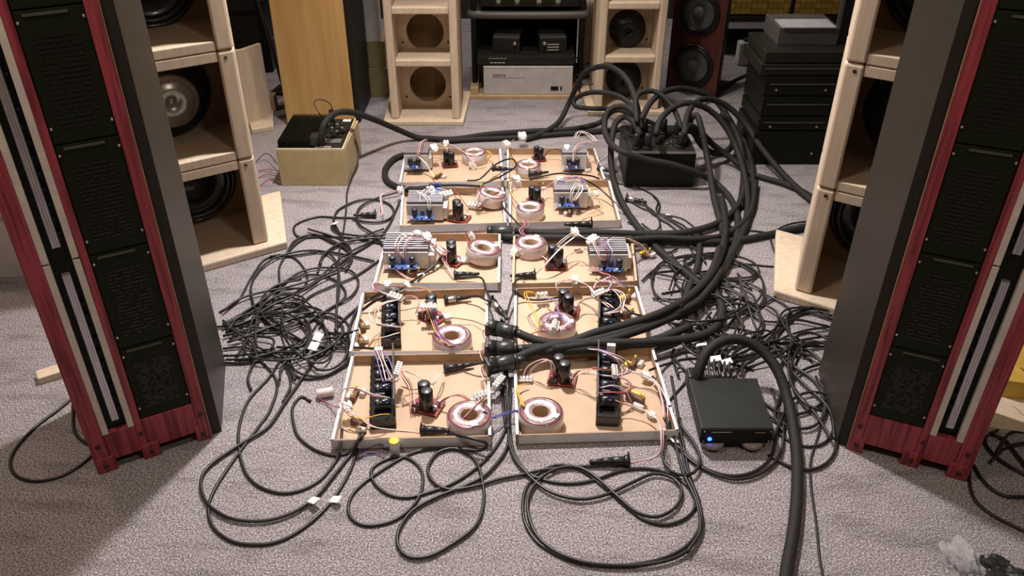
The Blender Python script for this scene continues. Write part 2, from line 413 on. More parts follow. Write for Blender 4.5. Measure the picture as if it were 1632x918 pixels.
def ply_tower(O, s, ang, levels, silver, W, label, depth=0.30):
    """open-fronted plywood woofer column; O is the near inner stile corner at base"""
    t = thing('woofer_column', (O[0], O[1], 0), ang, label, 'speaker')
    # local +x runs away from the stile (towards the hidden side) times -s ; side leans outward by sk
    sk = 0.27 if s > 0 else 0.22; X = lambda v: -s*v
    base = [(X(-0.055), -0.035), (X(W+0.03), -0.035), (X(W+0.03), depth+0.08), (X(-0.055-0.30*0.42), depth+0.08)]
    MB().prism(base, 0.0, 0.03).build('base_plate', 'plywood', t, 0.006)
    for i in range(len(levels)-1):
        z0, z1 = levels[i]+0.0015, levels[i+1]-0.0015
        T = 0.055
        st = [(X(0), 0), (X(T), 0), (X(T-sk*depth), depth), (X(-sk*depth), depth)]
        b = MB().prism(st, z0, z1).build('side_board', 'plywood', t, 0.008)
        MB().prism([(X(W-T), 0), (X(W), 0), (X(W), depth), (X(W-T), depth)], z0, z1).build('side_board', 'plywood', t, 0.004)
        q = [(X(T), 0.003), (X(W-T), 0.003), (X(W-T), depth-0.02), (X(T-sk*depth), depth-0.02)]
        if i > 0: MB().prism(q, z0, z0+0.030).build('shelf_board', 'plywood', t, 0.003)
        MB().prism(q, z1-0.032, z1).build('shelf_board', 'plywood', t, 0.003)
        x0, x1 = sorted((X(T-sk*depth), X(W-T)))
        cz = (z0+z1)/2 + 0.0; cx = X(0.19)
        if silver[i] is not None:
            r = 0.158
            if not silver[i] and i != 1: cx = X(0.165)
            MB().plate_hole(x0, x1, z0, z1, cx, cz, r*0.93, depth-0.02, depth).build('baffle', 'plywood_shaded', t)
            if silver[i] or i == 1: woofer_back('woofer', t, (cx, depth-0.02, cz), r, silver[i])
            else: woofer_front('woofer', t, (cx, depth-0.02, cz), r)
            for k in ((0, 1) if i == 1 else ()):
                m = MB(); m.lathe([(0.006, 0), (0.006, 0.004), (0.0025, 0.004), (0.0025, 0)], 10, (cx + s*(0.105+0.010*k), depth-0.085, cz+0.07-0.012*k), 'y', True); m.build('terminal', 'brass', t)
            pts = [(cx+s*0.11, depth-0.08, cz+0.075), (cx+s*0.13, depth-0.06, cz+0.10), (cx+s*0.12, depth-0.03, cz+0.14)]
            if i == 1: MB().tube(spline(pts), 0.0015, 6).build('lead_wire', 'wire_yellow', t)
        m = MB(); m.cyl((X(T*0.55), -0.0012, z1-0.02), 0.006, 0.004, 12, 'y'); m.build('plug_dot', 'dark_screw' if s < 0 else 'gear_grey', t)
    # baffles use the darker plywood, interior shade painted into its colour
    return t
ply_tower((-0.862, 2.59), 1, R(33), [0.03, 0.358, 0.725, 1.09, 1.45], [False, True, False, None], 0.44,
          'raw birch woofer column with a silver magnet in its middle bay, behind left tower')
ply_tower((0.935, 2.268), -1, R(-33), [0.03, 0.402, 0.785, 1.15, 1.50], [False, False, False, None], 0.44,
          'raw birch woofer column standing behind the right tower speaker')

def frame_tower(x0, x1, y, levels, label, drivers, bx0, bx1, lean=0.0):
    t = thing('woofer_column', ((x0+x1)/2, y, 0), lean, label, 'speaker')
    a, b = x0-(x0+x1)/2, x1-(x0+x1)/2; D = 0.21; T = 0.038
    c0, c1 = bx0-(x0+x1)/2, bx1-(x0+x1)/2
    MB().prism([(c0, -0.03), (c1, -0.03), (c1+0.02, 0.40), (c0-0.02, 0.40)], 0, 0.022).build('base_plate', 'plywood', t, 0.004)
    MB().box(a, a+T, 0, D, 0.022, levels[-1]).build('side_board', 'plywood', t, 0.010, seg=3)
    MB().box(b-T, b, 0, D, 0.022, levels[-1]).build('side_board', 'plywood', t, 0.010, seg=3)
    for i in range(len(levels)-1):
        z0, z1 = levels[i], levels[i+1]
        if i > 0: MB().box(a+T, b-T, 0.004, D, z0-0.016, z0+0.016).build('shelf_board', 'plywood', t, 0.006, seg=3)
        cz = (z0+z1)/2-0.026
        MB().plate_hole(a+T, b-T, z0, z1, 0, cz, 0.090, D-0.02, D).build('back_panel', 'plywood', t)
        for sx in (-1, 1):
            m = MB(); m.cyl((sx*(b-T-0.02), D-0.023, z0+0.045), 0.005, 0.004, 10, 'y'); m.build('bolt_hole', 'gear_dark', t)
        if drivers: woofer_back('woofer', t, (0, D+0.055, cz), 0.115, False)
    MB().box(a, b, D+0.10, D+0.12, 0.0225, levels[-1]).build('rear_panel', 'plywood_shaded', t)
    MB().box(a, a+0.02, D, D+0.10, 0.0225, levels[-1]).build('rear_side', 'plywood_shaded', t)
    MB().box(b-0.02, b, D, D+0.10, 0.0225, levels[-1]).build('rear_side', 'plywood_shaded', t)
    return t
frame_tower(-0.565, -0.232, 3.80, [0.022, 0.293, 0.533, 0.775, 1.02], 'raw birch woofer column with empty round openings, right of the oak speaker', False, -0.60, -0.215)
frame_tower(0.428, 0.745, 3.93, [0.022, 0.270, 0.522, 0.765, 1.01], 'raw birch woofer column with woofers fitted, left of the dark red speaker', True, 0.395, 0.775)

# ---------------------------------------------------------------- oak speaker, boxes and background left
t = thing('oak_speaker', (-0.90, 3.96, 0), 0, 'tall speaker with oak front and black right side behind the tan amplifier box', 'speaker')
MB().box(-0.165, 0.162, -0.185, -0.160, 0, 1.3).build('front_panel', 'oak', t, 0.006)
MB().box(-0.165, 0.162, -0.160, 0.26, 0, 1.3).build('cabinet', 'cabinet_black', t, 0.003)
MB().box(0.162, 0.185, -0.155, 0.25, 0.01, 1.29).build('side_panel', 'cabinet_black', t, 0.003)

def carton(name, c, s, m, label, rz=0, edge=None):
    o = thing(name, (c[0], c[1], c[2]), rz, label, 'box')
    MB().box(-s[0]/2, s[0]/2, -s[1]/2, s[1]/2, 0, s[2]).build('carton_body', m, o, 0.002)
    MB().box(-s[0]/2-0.001, s[0]/2+0.001, -s[1]/2-0.001, s[1]/2+0.001, s[2], s[2]+0.004).build('lid', edge or m, o, 0.001)
    return o
carton('cardboard_box', (-0.70, 4.29, 0), (0.15, 0.25, 0.146), 'box_tan', 'tan cardboard box on the floor, lowest of the stack beside the oak speaker', R(8))
carton('cardboard_box', (-0.71, 4.30, 0.150), (0.145, 0.24, 0.13), 'box_tan', 'tan cardboard box in the middle of the stack beside the oak speaker', R(5))
carton('white_box', (-0.725, 4.29, 0.284), (0.14, 0.22, 0.30), 'box_white', 'whitish box on top of the stack beside the oak speaker', R(6))

t = thing('plywood_offcut', P(372, 205), R(14), 'pale plywood panel standing upright behind the left birch column', 'board')
MB().prism([(-0.05, 0), (0.10, 0.0), (0.10, 0.02), (-0.05, 0.02)], 0, 0.37).build('panel', 'plywood', t, 0.002)
MB().prism([(0.10, 0.0), (0.185, 0.085), (0.172, 0.10), (0.09, 0.02)], 0, 0.37).build('side_panel', 'plywood', t, 0.002)
q = [P(398, 197), P(436, 182), P(437, 208), P(402, 214)]
o = MB().prism([(p.x, p.y) for p in q][::-1], 0.0, 0.022).build('plywood_wedge', 'plywood', None, 0.003, origin=q[0])
tag(o, 'small pale plywood wedge lying on the carpet before the upright panel', 'board')
q = P(434, 178)
o = MB().box(q.x-0.012, q.x+0.018, q.y, q.y+0.06, 0, 0.08).build('wood_block', 'plywood', None, 0.002, origin=q); tag(o, 'small upright wood block beside the plywood wedge', 'block')

# dark equipment behind, far left
t = thing('black_cabinet', (-1.62, 4.55, 0), R(4), 'tall black cabinet in the dark left background', 'cabinet')
MB().box(-0.32, 0.30, 0, 0.5, 0, 1.2).build('body', 'gear_dark', t, 0.004)
for k in range(4): MB().box(-0.28, 0.26, -0.008, 0, 0.06+k*0.28, 0.31+k*0.28).build('drawer_front', 'cabinet_black', t, 0.003)
t = thing('metal_stand', (-1.19, 4.25, 0), R(-8), 'thin grey metal stand leaning left of the oak speaker', 'stand')
MB().tube([(-0.12, 0, 0.9), (0.0, 0, 0.02)], 0.009, 8).build('pole', 'gear_grey', t)
MB().tube([(-0.03, 0.02, 0.9), (0.09, 0.0, 0.02)], 0.012, 8).build('pole', 'cabinet_black', t)
for k in range(3): MB().cyl((-0.075+k*0.033, -0.02, 0.68-k*0.20), 0.012, 0.03, 10, 'y').build('clamp', 'gear_grey', t)
MB().box(-0.05, 0.15, -0.06, 0.06, 0, 0.018).build('foot', 'gear_black', t, 0.003)
# pale cabinet far left
t = thing('white_cabinet', (-1.86, 2.48, 0), R(4), 'low white cabinet at the left edge behind the tower speaker', 'cabinet')
MB().box(-0.35, 0.36, -0.10, 0.35, 0, 0.235).build('body', 'white_cabinet', t, 0.003)
MB().box(-0.36, 0.37, -0.115, 0.36, 0.235, 0.26).build('top', 'white_cabinet', t, 0.006)
a = P(62, 607, 0.0); 
t = thing('wood_scrap', a, R(33), 'short pale wood scrap on carpet left of the tower speaker', 'block')
MB().box(0, 0.20, -0.022, 0.022, 0, 0.022).build('batten', 'plywood', t, 0.002)

# ---------------------------------------------------------------- rack in the centre back
t = thing('equipment_rack', (0.10, 4.40, 0), 0, 'black tubular equipment rack between the two middle birch columns', 'rack')
for sx in (-0.275, 0.275):
    for sy in (-0.14, 0.32): MB().tube([(sx, sy, 0), (sx, sy, 1.1)], 0.016, 10).build('post', 'gear_black', t)
for z in (0.405,):
    m = MB(); pts = [(-0.275, 0.30, z), (-0.275, -0.10, z), (-0.25, -0.17, z), (0.25, -0.17, z), (0.275, -0.10, z), (0.275, 0.30, z)]
    m.tube(spline(pts), 0.02, 10); m.build('shelf_tube', 'gear_grey', t)
    MB().box(-0.26, 0.26, -0.15, 0.30, z-0.004, z+0.008).build('shelf', 'gear_black', t)
MB().box(-0.27, 0.27, 0.30, 0.325, 0.05, 1.1).build('back_panel', 'gear_dark', t)
t = thing('wooden_platform', (0.10, 4.35, 0), 0, 'low yellowish wooden platform under the silver amplifier', 'platform')
MB().box(-0.30, 0.27, -0.21, 0.20, 0.0, 0.016).build('board', 'edge_ply', t, 0.002)
MB().box(-0.295, -0.255, -0.19, 0.18, 0.016, 0.05).build('rail', 'edge_ply', t, 0.002)
t = thing('power_amplifier', (0.102, 4.16, 0.017), 0, 'silver faced power amplifier on the platform at the foot of the rack', 'amplifier')
MB().box(-0.226, 0.226, 0.006, 0.33, 0, 0.150).build('case', 'gear_grey', t, 0.002)
MB().box(-0.229, 0.229, 0, 0.008, 0, 0.142).build('faceplate', 'amp_silver', t, 0.0015)
MB().box(-0.229, 0.229, -0.002, 0.012, 0.142, 0.148).build('trim_strip', 'amp_edge', t, 0.001)
MB().box(0.118, 0.158, -0.003, 0, 0.022, 0.044).build('power_switch', 'gear_dark', t, 0.001)
MB().box(0.168, 0.176, -0.003, 0, 0.022, 0.044).build('indicator', 'gear_dark', t, 0.001)
def lettering(txt, size, mname, parent, loc, rot=(R(90), 0, 0), ext=0.0006):
    cu = bpy.data.curves.new('lettering', 'FONT'); cu.body = txt; cu.size = size; cu.extrude = ext; cu.resolution_u = 3
    tmp = bpy.data.objects.new('lettering_tmp', cu); COL.objects.link(tmp)
    dg = bpy.context.evaluated_depsgraph_get(); me = bpy.data.meshes.new_from_object(tmp.evaluated_get(dg))
    bpy.data.objects.remove(tmp); me.materials.clear(); me.materials.append(MATS[mname])
    o = bpy.data.objects.new('lettering', me); COL.objects.link(o); o.parent = parent; o.location = loc; o.rotation_euler = rot
    return o
lettering('adcamp', 0.022, 'lettering_dark', t, (-0.182, -0.001, 0.096))
for k in range(8): MB().box(-0.182+k*0.021, -0.166+k*0.021, -0.001, 0, 0.088, 0.0895).build('fine_print', 'lettering_dark', t)
t = thing('disc_player', (0.09, 4.165, 0.172), 0, 'flat black player on top of the silver amplifier', 'player')
MB().box(-0.25, 0.25, 0.0, 0.34, 0.0, 0.045).build('case', 'gear_black', t, 0.003)
for k in range(5):
    MB().box(-0.190+k*0.019, -0.174+k*0.019, -0.001, 0, 0.031, 0.034).build('fine_print', 'lettering_light', t)
for k in range(4): MB().box(-0.182+k*0.020, -0.167+k*0.020, -0.001, 0, 0.009, 0.0125).build('fine_print', 'amp_edge', t)
for fx in (-0.2, 0.2): MB().cyl((fx, 0.05, -0.005), 0.015, 0.005, 10).build('foot', 'rubber', t)
for k, (x, lb) in enumerate(((-0.10, 'small black box at left on the flat player, grey top'), (0.13, 'small black box with controls at right on the flat player'))):
    t = thing('small_amplifier', (x+0.095, 4.28, 0.2175), R(-6 if k == 0 else 4), lb, 'amplifier')
    MB().box(-0.07, 0.07, -0.06, 0.09, 0, 0.075).build('case', 'gear_black', t, 0.003)
    MB().box(-0.068, 0.068, -0.058, 0.088, 0.075, 0.079).build('top_panel', 'gear_grey', t, 0.001)
    MB().cyl((0.045 if k == 0 else -0.045, -0.075, 0.05), 0.009, 0.016, 12, 'y').build('knob', 'magnet_silver', t)
    if k: 
        for j in range(3): MB().box(-0.03, 0.03, -0.062, -0.06, 0.012+j*0.014, 0.017+j*0.014).build('slot', 'lettering_light', t)
t = thing('preamplifier', (0.11, 4.27, 0.433), 0, 'black preamplifier with four knobs on the top rack shelf', 'amplifier')
MB().box(-0.25, 0.25, 0, 0.30, 0, 0.13).build('case', 'gear_black', t, 0.004)
for k, kx in enumerate((-0.16, -0.065, 0.045, 0.14)):
    MB().cyl((kx, -0.02, 0.032), 0.014, 0.02, 16, 'y').build('knob', 'magnet_silver', t)
    MB().box(kx-0.014, kx+0.014, -0.001, 0, 0.008, 0.011).build('fine_print', 'lettering_light', t)
for k in range(11):
    h = 0.30 + random.uniform(-0.012, 0.012); x = 0.385 + k*0.0085
    o = MB().box(-0.003, 0.003, 0, 0.31, 0, h).build('record_sleeve', 'paper_sleeve'); o.location = (x+0.02, 4.45+random.uniform(-0.01, 0.01), 0.06); o.rotation_euler = (0, R(-2.0), R(-3))
    tag(o, 'worn paper record sleeve upright beside the equipment rack', 'record', 'records beside the rack')
t = thing('record_crate', (0.455, 4.45, 0), R(-3), 'low dark crate holding the records beside the rack', 'crate')
MB().box(-0.06, 0.07, -0.01, 0.33, 0, 0.055).build('crate_base', 'gear_black', t, 0.003)
for k in range(6):
    pts = [P(918, 92+k*9, 0.12), P(930, 95+k*8, 0.10), P(945, 88+k*9, 0.11), P(955, 80+k*9, 0.12)]
    cable(pts, 0.004, 'thin dark lead strung from the rack toward the fitted birch column', world=True, m='cable_far', group='leads at the right of the rack')

# ---------------------------------------------------------------- dark red two-woofer speaker
A = Vector((0.842, 4.311, 0)); B = Vector((1.075, 4.138, 0)); d = B-A
t = thing('floor_speaker', A, math.atan2(d.y, d.x), 'dark red wood floor speaker with two grey woofers in the right background', 'speaker')
W = d.length
MB().prism([(0, 0), (W, 0), (W-0.11, 0.30), (0.02, 0.30)], 0, 0.75).build('cabinet', 'dark_red_wood', t, 0.004)
MB().prism([(W+0.001, 0.006), (W+0.005, 0.006), (W-0.105, 0.30), (W-0.109, 0.30)], 0.004, 0.746).build('side_veneer', 'gear_dark', t)
for z in (0.148, 0.415):
    c = (W*0.50, -0.002, z)
    m = MB(); m.lathe([(0.112, 0.002), (0.112, -0.006), (0.104, -0.010), (0.098, -0.006)], 32, c, 'y'); w_ = m.build('woofer', 'rubber', t)
    m = MB(); m.lathe([(0.098, -0.006), (0.092, -0.013), (0.084, -0.006), (0.080, 0.0)], 32, c, 'y'); m.build('surround', 'rubber', w_)
    m = MB(); m.lathe([(0.080, -0.001), (0.035, 0.022-0.030), (0.034, -0.006)], 32, c, 'y'); m.lathe([(0.080, -0.002), (0.034, 0.001)], 32, c, 'y'); m.build('cone', 'cone', w_)
    m = MB(); m.lathe([(0.036, -0.004), (0.032, -0.014), (0.02, -0.022), (0.0001, -0.025)], 24, c, 'y'); m.build('dust_cap', 'cone', w_)

# ---------------------------------------------------------------- stack of black gear at right back
def gear(c, s, m, label, front=None, rz=0.0, name='hifi_component', line=False, dots=False):
    t = thing(name, c, rz, label, 'component', None)
    MB().box(-s[0]/2, s[0]/2, 0, s[1], 0.004, s[2]).build('case', m, t, 0.003)
    if line: MB().box(-s[0]/2+0.02, s[0]/2-0.03, -0.003, 0, s[2]*0.62, s[2]*0.62+0.004).build('trim_line', 'gear_grey', t)
    if dots:
        for x in (-s[0]*0.34, s[0]*0.30): MB().cyl((x, -0.005, s[2]*0.35), 0.005, 0.006, 10, 'y').build('knob', 'magnet_silver', t)
    for x in (-s[0]*0.38, s[0]*0.38): MB().cyl((x, 0.04, 0), 0.014, 0.006, 10).build('foot', 'rubber', t)
    return t
zz = 0.0; X0 = 1.215; Y0 = 3.32
for i, (wd, h, mm, line, dots, lb) in enumerate((
        (0.32, 0.150, 'gear_dark', False, True, 'black component resting on the carpet, lowest of the right stack'),
        (0.31, 0.062, 'gear_dark', True, True, 'thin black component second from the floor in the right stack'),
        (0.31, 0.085, 'gear_dark', True, False, 'black component third from the floor in the right stack'),
        (0.32, 0.085, 'gear_dark', True, True, 'black component with two bright knobs fourth from the floor in the right stack'),
        (0.38, 0.050, 'gear_black', True, False, 'wide black component fifth from the floor in the right stack'),
        (0.36, 0.048, 'gear_black', False, False, 'black grilled amplifier directly below the aluminium box on the right stack'))):
    gear((X0+0.004*i, Y0+0.008*i, zz), (wd, 0.30, h), mm, lb, line=line, dots=dots); zz += h
t = thing('aluminium_box', (X0+0.035, Y0+0.14, zz), R(0), 'grey aluminium box with silver lid on top of the right stack', 'box')
MB().box(-0.125, 0.125, 0, 0.22, 0.0, 0.072).build('case', 'gear_grey', t, 0.002)
MB().box(-0.115, 0.105, -0.01, 0.115, 0.072, 0.078).build('lid', 'silver_box', t, 0.001)
for x in (-0.11, 0.11):
    for y in (0.004, 0.10): MB().cyl((x, y, 0.078), 0.004, 0.002, 8).build('screw', 'screw', t)
p = P(1345, 75)
t = thing('dark_speaker', (1.72, 4.05, 0), R(-30), 'dark teal cabinet standing behind the stack, left of the right birch column', 'speaker')
MB().box(-0.13, 0.22, 0, 0.3, 0, 0.85).build('cabinet', 'cone', t, 0.012)
MB().box(-0.105, 0.19, -0.012, 0, 0.03, 0.82).build('grille', 'gear_dark', t, 0.006)
t = thing('equipment_shelf', (1.95, 4.9, 0), 0, 'dark low shelf unit carrying the wicker basket at the back right', 'shelf')
MB().box(-0.75, 0.7, 0, 0.45, 0.19, 0.22).build('shelf_board', 'gear_black', t, 0.003)
MB().box(-0.75, 0.7, 0, 0.45, 0.0, 0.03).build('shelf_board', 'gear_black', t, 0.003)
for x in (-0.74, -0.02, 0.68): MB().box(x, x+0.02, 0, 0.45, 0.03, 0.19).build('upright', 'gear_black', t)
t = thing('wicker_basket', (1.75, 4.93, 0.221), 0, 'golden woven wicker basket on the dark shelf at the back right', 'basket')
MB().box(-0.52, 0.42, 0.012, 0.28, 0, 0.30).build('liner', 'gear_dark', t)
m = MB()
for i in range(30):
    for j in range(9):
        x = -0.52+i*0.0313; z = 0.008+j*0.032; y = 0.0
        if (i//3+j) % 2: m.box(x, x+0.029, y, y+0.010, z, z+0.028)
        else:
            for q in range(3): m.box(x, x+0.029, y-0.002, y+0.008, z+q*0.0105, z+q*0.0105+0.007)
m.build('weave', 'wicker', t)['kind'] = 'stuff'
t = thing('floor_stand', (1.48, 4.45, 0), R(3), 'thin black pole stand between the red speaker and the stack', 'stand')
MB().tube([(0, 0, 0.02), (0.035, 0, 0.95)], 0.012, 8).build('pole', 'gear_dark', t); MB().cyl((0, 0, 0), 0.09, 0.02, 20).build('base', 'gear_black', t)
t = thing('white_bottle', (1.36, 4.72, 0), 0, 'small white plastic container on the carpet behind the red speaker', 'container')
MB().box(-0.045, 0.045, -0.04, 0.04, 0, 0.13).build('body', 'box_white', t, 0.01); MB().cyl((0, 0, 0.13), 0.018, 0.02, 12).build('cap', 'plug_black', t)
t = thing('yellow_box', P(1590, 640), R(-14), 'yellow cardboard box beyond the right tower at the picture edge', 'box')
MB().box(0.0, 0.30, 0, 0.22, 0.0, 0.075).build('carton_body', 'yellow_card', t, 0.002)
lettering('VI', 0.035, 'lettering_dark', t, (0.05, 0.045, 0.0755), (0, 0, 0))
o = MB().box(-0.02, 0.34, -0.05, 0.16, 0, 0.018).build('board_scrap', 'plywood', None, 0.002); o.location = P(1570, 668); o.rotation_euler = (0, 0, R(-14)); tag(o, 'pale board lying flat before the yellow box', 'board')

# crumpled bags
def bag(name, c, s, m, label, seed, rz=0):
    rnd = random.Random(seed); bm = bmesh.new(); bmesh.ops.create_icosphere(bm, subdivisions=4, radius=1.0)
    from mathutils import noise as nz
    for v in bm.verts:
        n = nz.noise(v.co*1.7+Vector((seed, 0, 0)))*0.45 + abs(nz.noise(v.co*4.5+Vector((0, seed, 0))))*0.28
        v.co = v.co*(0.75+n); v.co = Vector((v.co.x*s[0], v.co.y*s[1], max(v.co.z, -0.35)*s[2]))
    zmin = min(v.co.z for v in bm.verts)
    for v in bm.verts: v.co.z -= zmin
    me = bpy.data.meshes.new(name); bm.to_mesh(me); bm.free(); me.materials.append(MATS[m])
    o = bpy.data.objects.new(name, me); COL.objects.link(o); o.location = c; o.rotation_euler = (0, 0, rz); tag(o, label, 'bag'); return o
bag('plastic_bag', P(1528, 912), (0.045, 0.07, 0.05), 'plastic_film', 'small crumpled clear plastic bag at the bottom right corner', 3)
bag('plastic_bag', P(1592, 930), (0.075, 0.05, 0.045), 'dark_plastic', 'dark glossy plastic bag at the bottom right corner beside the clear one', 5, R(-30))
bag('plastic_bag', (1.50, 3.62, 0.0), (0.07, 0.06, 0.34), 'plastic_film', 'tall crumpled clear bag squeezed between stack and right birch column', 9)

# ---------------------------------------------------------------- tan amplifier box with black heatsink plate
t = thing('plate_amplifier', (-0.805, 3.11, 0), R(0), 'tan plywood box topped by a black finned plate amplifier, before the oak speaker', 'amplifier')
a0, a1, hb = -0.135, 0.138, 0.155; q = 0.335
base = [(a0, 0), (a1, 0), (a1+0.01, q), (a0-0.0, q)]
MB().prism(base, 0, hb).build('box_body', 'tan_box', t, 0.003)
m = MB()
m.box(a0, a1, 0, 0.006, hb, hb+0.010); m.box(a1-0.006, a1, 0.006, q, hb, hb+0.010); m.build('box_rim', 'tan_box_edge', t, 0.001)
MB().box(a0+0.002, a1-0.007, 0.007, q-0.002, hb, hb+0.007).build('amplifier_plate', 'gear_black', t)
for k in range(17):
    x = a0+0.006+k*0.0098
    MB().box(x, x+0.003, 0.02, q-0.01, hb+0.007, hb+0.034).build('heatsink_fin', 'gear_dark', t)
for r_ in range(3):
    for k in range(3):
        c = (0.062+k*0.022-r_*0.006, 0.17+r_*0.038, hb+0.007)
        MB().cyl(c, 0.0065, 0.013, 12).build('knob', 'magnet_silver' if (r_+k) % 2 else 'plug_grey', t)
for k in range(4): MB().cyl((0.052+k*0.018, 0.125, hb+0.007), 0.005, 0.01, 10).build('knob', 'plug_grey', t)
for k in range(3): MB().box(0.045, 0.115, 0.072+k*0.014, 0.077+k*0.014, hb+0.007, hb+0.0078).build('fine_print', 'lettering_light', t)
MB().box(0.02, 0.085, 0.018, 0.030, hb+0.007, hb+0.008).build('label_strip', 'lettering_light', t)
MB().box(0.085, 0.12, 0.30, 0.325, hb+0.007, hb+0.0085).build('label_strip', 'tape', t)
MB().box(0.000, 0.036, 0.022, 0.085, hb+0.007, hb+0.047).build('power_connector', 'plug_black', t, 0.004)
MB().box(0.011, 0.027, 0.0212, 0.0222, hb+0.012, hb+0.040).build('connector_label', 'plug_grey', t)
MB().cyl((0.05, 0.26, hb+0.007), 0.011, 0.07, 12).build('line_plug', 'plug_black', t)
MB().cyl((0.037, 0.245, hb+0.007), 0.005, 0.045, 10).build('yellow_plug', 'plastic_yellow', t)
# black distribution box
t = thing('power_box', (0.625, 3.095, 0), 0, 'black metal box with many thick cable plugs, right of the farthest trays', 'box')
MB().box(-0.135, 0.135, 0, 0.30, 0, 0.152).build('box_body', 'gear_dark', t, 0.003)
MB().prism([(-0.145, 0.0), (-0.135, 0.0), (-0.135, 0.30), (-0.138, 0.30)], 0, 0.150).build('side_panel', 'gear_black', t)
for x0, x1 in ((-0.132, -0.015), (0.015, 0.132)):
    MB().box(x0, x1, 0.004, 0.29, 0.152, 0.156).build('top_plate', 'gear_black', t)
    MB().box(x0, x1, -0.002, 0.004, 0.150, 0.157).build('plate_edge', 'magnet_silver', t)
for (x, y) in ((-0.105, 0.04), (-0.06, 0.04), (-0.1, 0.17), (-0.05, 0.2), (0.03, 0.2), (0.075, 0.05), (0.08, 0.16)):
    so = MB().cyl((x, y, 0.156), 0.018, 0.010, 16).build('socket', 'plug_black', t)
    MB().cyl((x, y, 0.166), 0.015, 0.052, 14, r2=0.013).build('plug', 'plug_black', so)
for (x, y) in ((-0.09, 0.12), (-0.07, 0.12), (-0.08, 0.10), (0.03, 0.09), (0.05, 0.11), (0.04, 0.06), (0.02, 0.13)):
    MB().cyl((x, y, 0.156), 0.003, 0.003, 8).build('screw', 'screw', t)

# crossover unit with blue lamp
t = thing('power_supply_unit', (0.580, 1.560, 0), R(0), 'small black unit with a glowing blue lamp on clear feet, right of nearest tray', 'amplifier')
hb = 0.026
MB().prism([(-0.092, 0), (0.090, 0), (0.098, 0.20), (-0.088, 0.20)], hb, hb+0.048).build('case', 'unit_top', t, 0.002)
MB().box(-0.090, 0.088, -0.004, 0, hb+0.001, hb+0.046).build('front_panel', 'gear_dark', t, 0.001)
MB().cyl((-0.069, -0.007, hb+0.016), 0.0052, 0.004, 16, 'y').build('indicator_lamp', 'lamp_blue', t)
MB().box(-0.067, -0.015, -0.005, -0.004, hb+0.037, hb+0.0395).build('lettering_strip', 'lettering_light', t)
MB().box(0.044, 0.070, -0.005, -0.004, hb+0.036, hb+0.0375).build('lettering_strip', 'brass', t)
for x in (-0.084, 0.082):
    for z in (0.008, 0.041): MB().cyl((x, -0.006, hb+z), 0.002, 0.002, 8, 'y').build('screw', 'screw', t)
for x in (-0.055, 0.045):
    for y in (0.012, 0.16):
        m = MB(); m.lathe([(0.0001, 0.0), (0.018, 0.001), (0.029, 0.014), (0.030, 0.022), (0.026, 0.0258), (0.0001, 0.0258)], 20, (x, y, 0)); m.build('foot', 'foot_clear', t)
for k in range(8):
    m = MB(); x = -0.048+k*0.013 + 0.01; m.tube([(x, 0.20, hb+0.022+0.006*(k % 2)), (x-0.004, 0.235, hb+0.024)], 0.006, 8); m.build('line_plug', 'plug_black', t)
MB().box(-0.088, -0.050, 0.20, 0.245, hb+0.002, hb+0.052).build('snake_plug', 'plug_black', t, 0.006)

# ---------------------------------------------------------------- trays
ROWN = ['nearest the camera', 'second from the front', 'third from the front', 'fourth from the front', 'farthest from the camera']
TR = {}
def tray(side, row, fl, fr, bl, br, brown=False):
    h = 0.035
    q = [P(*fl, h), P(*fr, h), P(*br, h), P(*bl, h)]
    c = (q[0]+q[1])/2; c.z = 0
    lb = 'shallow cardboard tray of parts on carpet, %s column, %s' % (side, ROWN[row])
    if brown: lb = 'all-brown shallow cardboard tray of parts, %s column, %s' % (side, ROWN[row])
    t = thing('cardboard_tray', c, 0, lb, 'tray', 'shallow cardboard trays')
    L = [(p.x-c.x, p.y-c.y) for p in q]
    MB().prism(L, 0.001, 0.005).build('tray_floor', 'cardboard', t)
    for i in range(4):
        a = Vector((*L[i], 0)); b = Vector((*L[(i+1) % 4], 0)); d = (b-a).normalized(); n = Vector((-d.y, d.x, 0))
        th = 0.008 if i in (1, 3) else 0.004
        m = MB(); z0, z1 = 0.001, h
        A, B, C, D = a, b, b+n*th, a+n*th
        vs = [(*A.xy, z0), (*B.xy, z0), (*C.xy, z0), (*D.xy, z0), (*A.xy, z1), (*B.xy, z1), (*C.xy, z1), (*D.xy, z1)]
        m.cur = 0; m.add(vs, [(0, 1, 5, 4)])
        m.cur = 2 if i in (1, 3) else 1; m.add([vs[4], vs[5], vs[6], vs[7]], [(0, 1, 2, 3)])
        m.cur = (2 if (i == 3 and side == 'left') else 1)
        m.add([vs[2], vs[3], vs[7], vs[6]], [(0, 1, 2, 3)]); m.add([vs[1], vs[2], vs[6], vs[5]], [(0, 1, 2, 3)]); m.add([vs[3], vs[0], vs[4], vs[7]], [(0, 1, 2, 3)])
        m.add([vs[0], vs[3], vs[2], vs[1]], [(0, 1, 2, 3)])
        mats_ = ['card_grey', 'card_brown', 'card_white'] if not brown else ['card_brown', 'card_brown', 'cardboard']
        m.build('side_wall', mats_, t)
    TR[(side, row)] = t
tray('left', 0, (527, 702), (783, 695), (560, 566), (780, 562))
tray('right', 0, (822, 694), (1082, 686), (818, 560), (1041, 553))
tray('left', 1, (556, 561), (779, 559), (577, 465), (777, 459))
tray('right', 1, (818, 560), (1044, 553), (820, 459), (1015, 455))
tray('left', 2, (595, 451), (797, 451), (617, 372), (798, 372))
tray('right', 2, (816, 452), (1016, 448), (818, 375), (1008, 376), brown=True)
tray('left', 3, (637, 360), (807, 355), (641, 300), (802, 298))
tray('right', 3, (811, 355), (989, 351), (812, 288), (972, 287))
tray('left', 4, (636, 291), (803, 289), (646, 237), (798, 236))
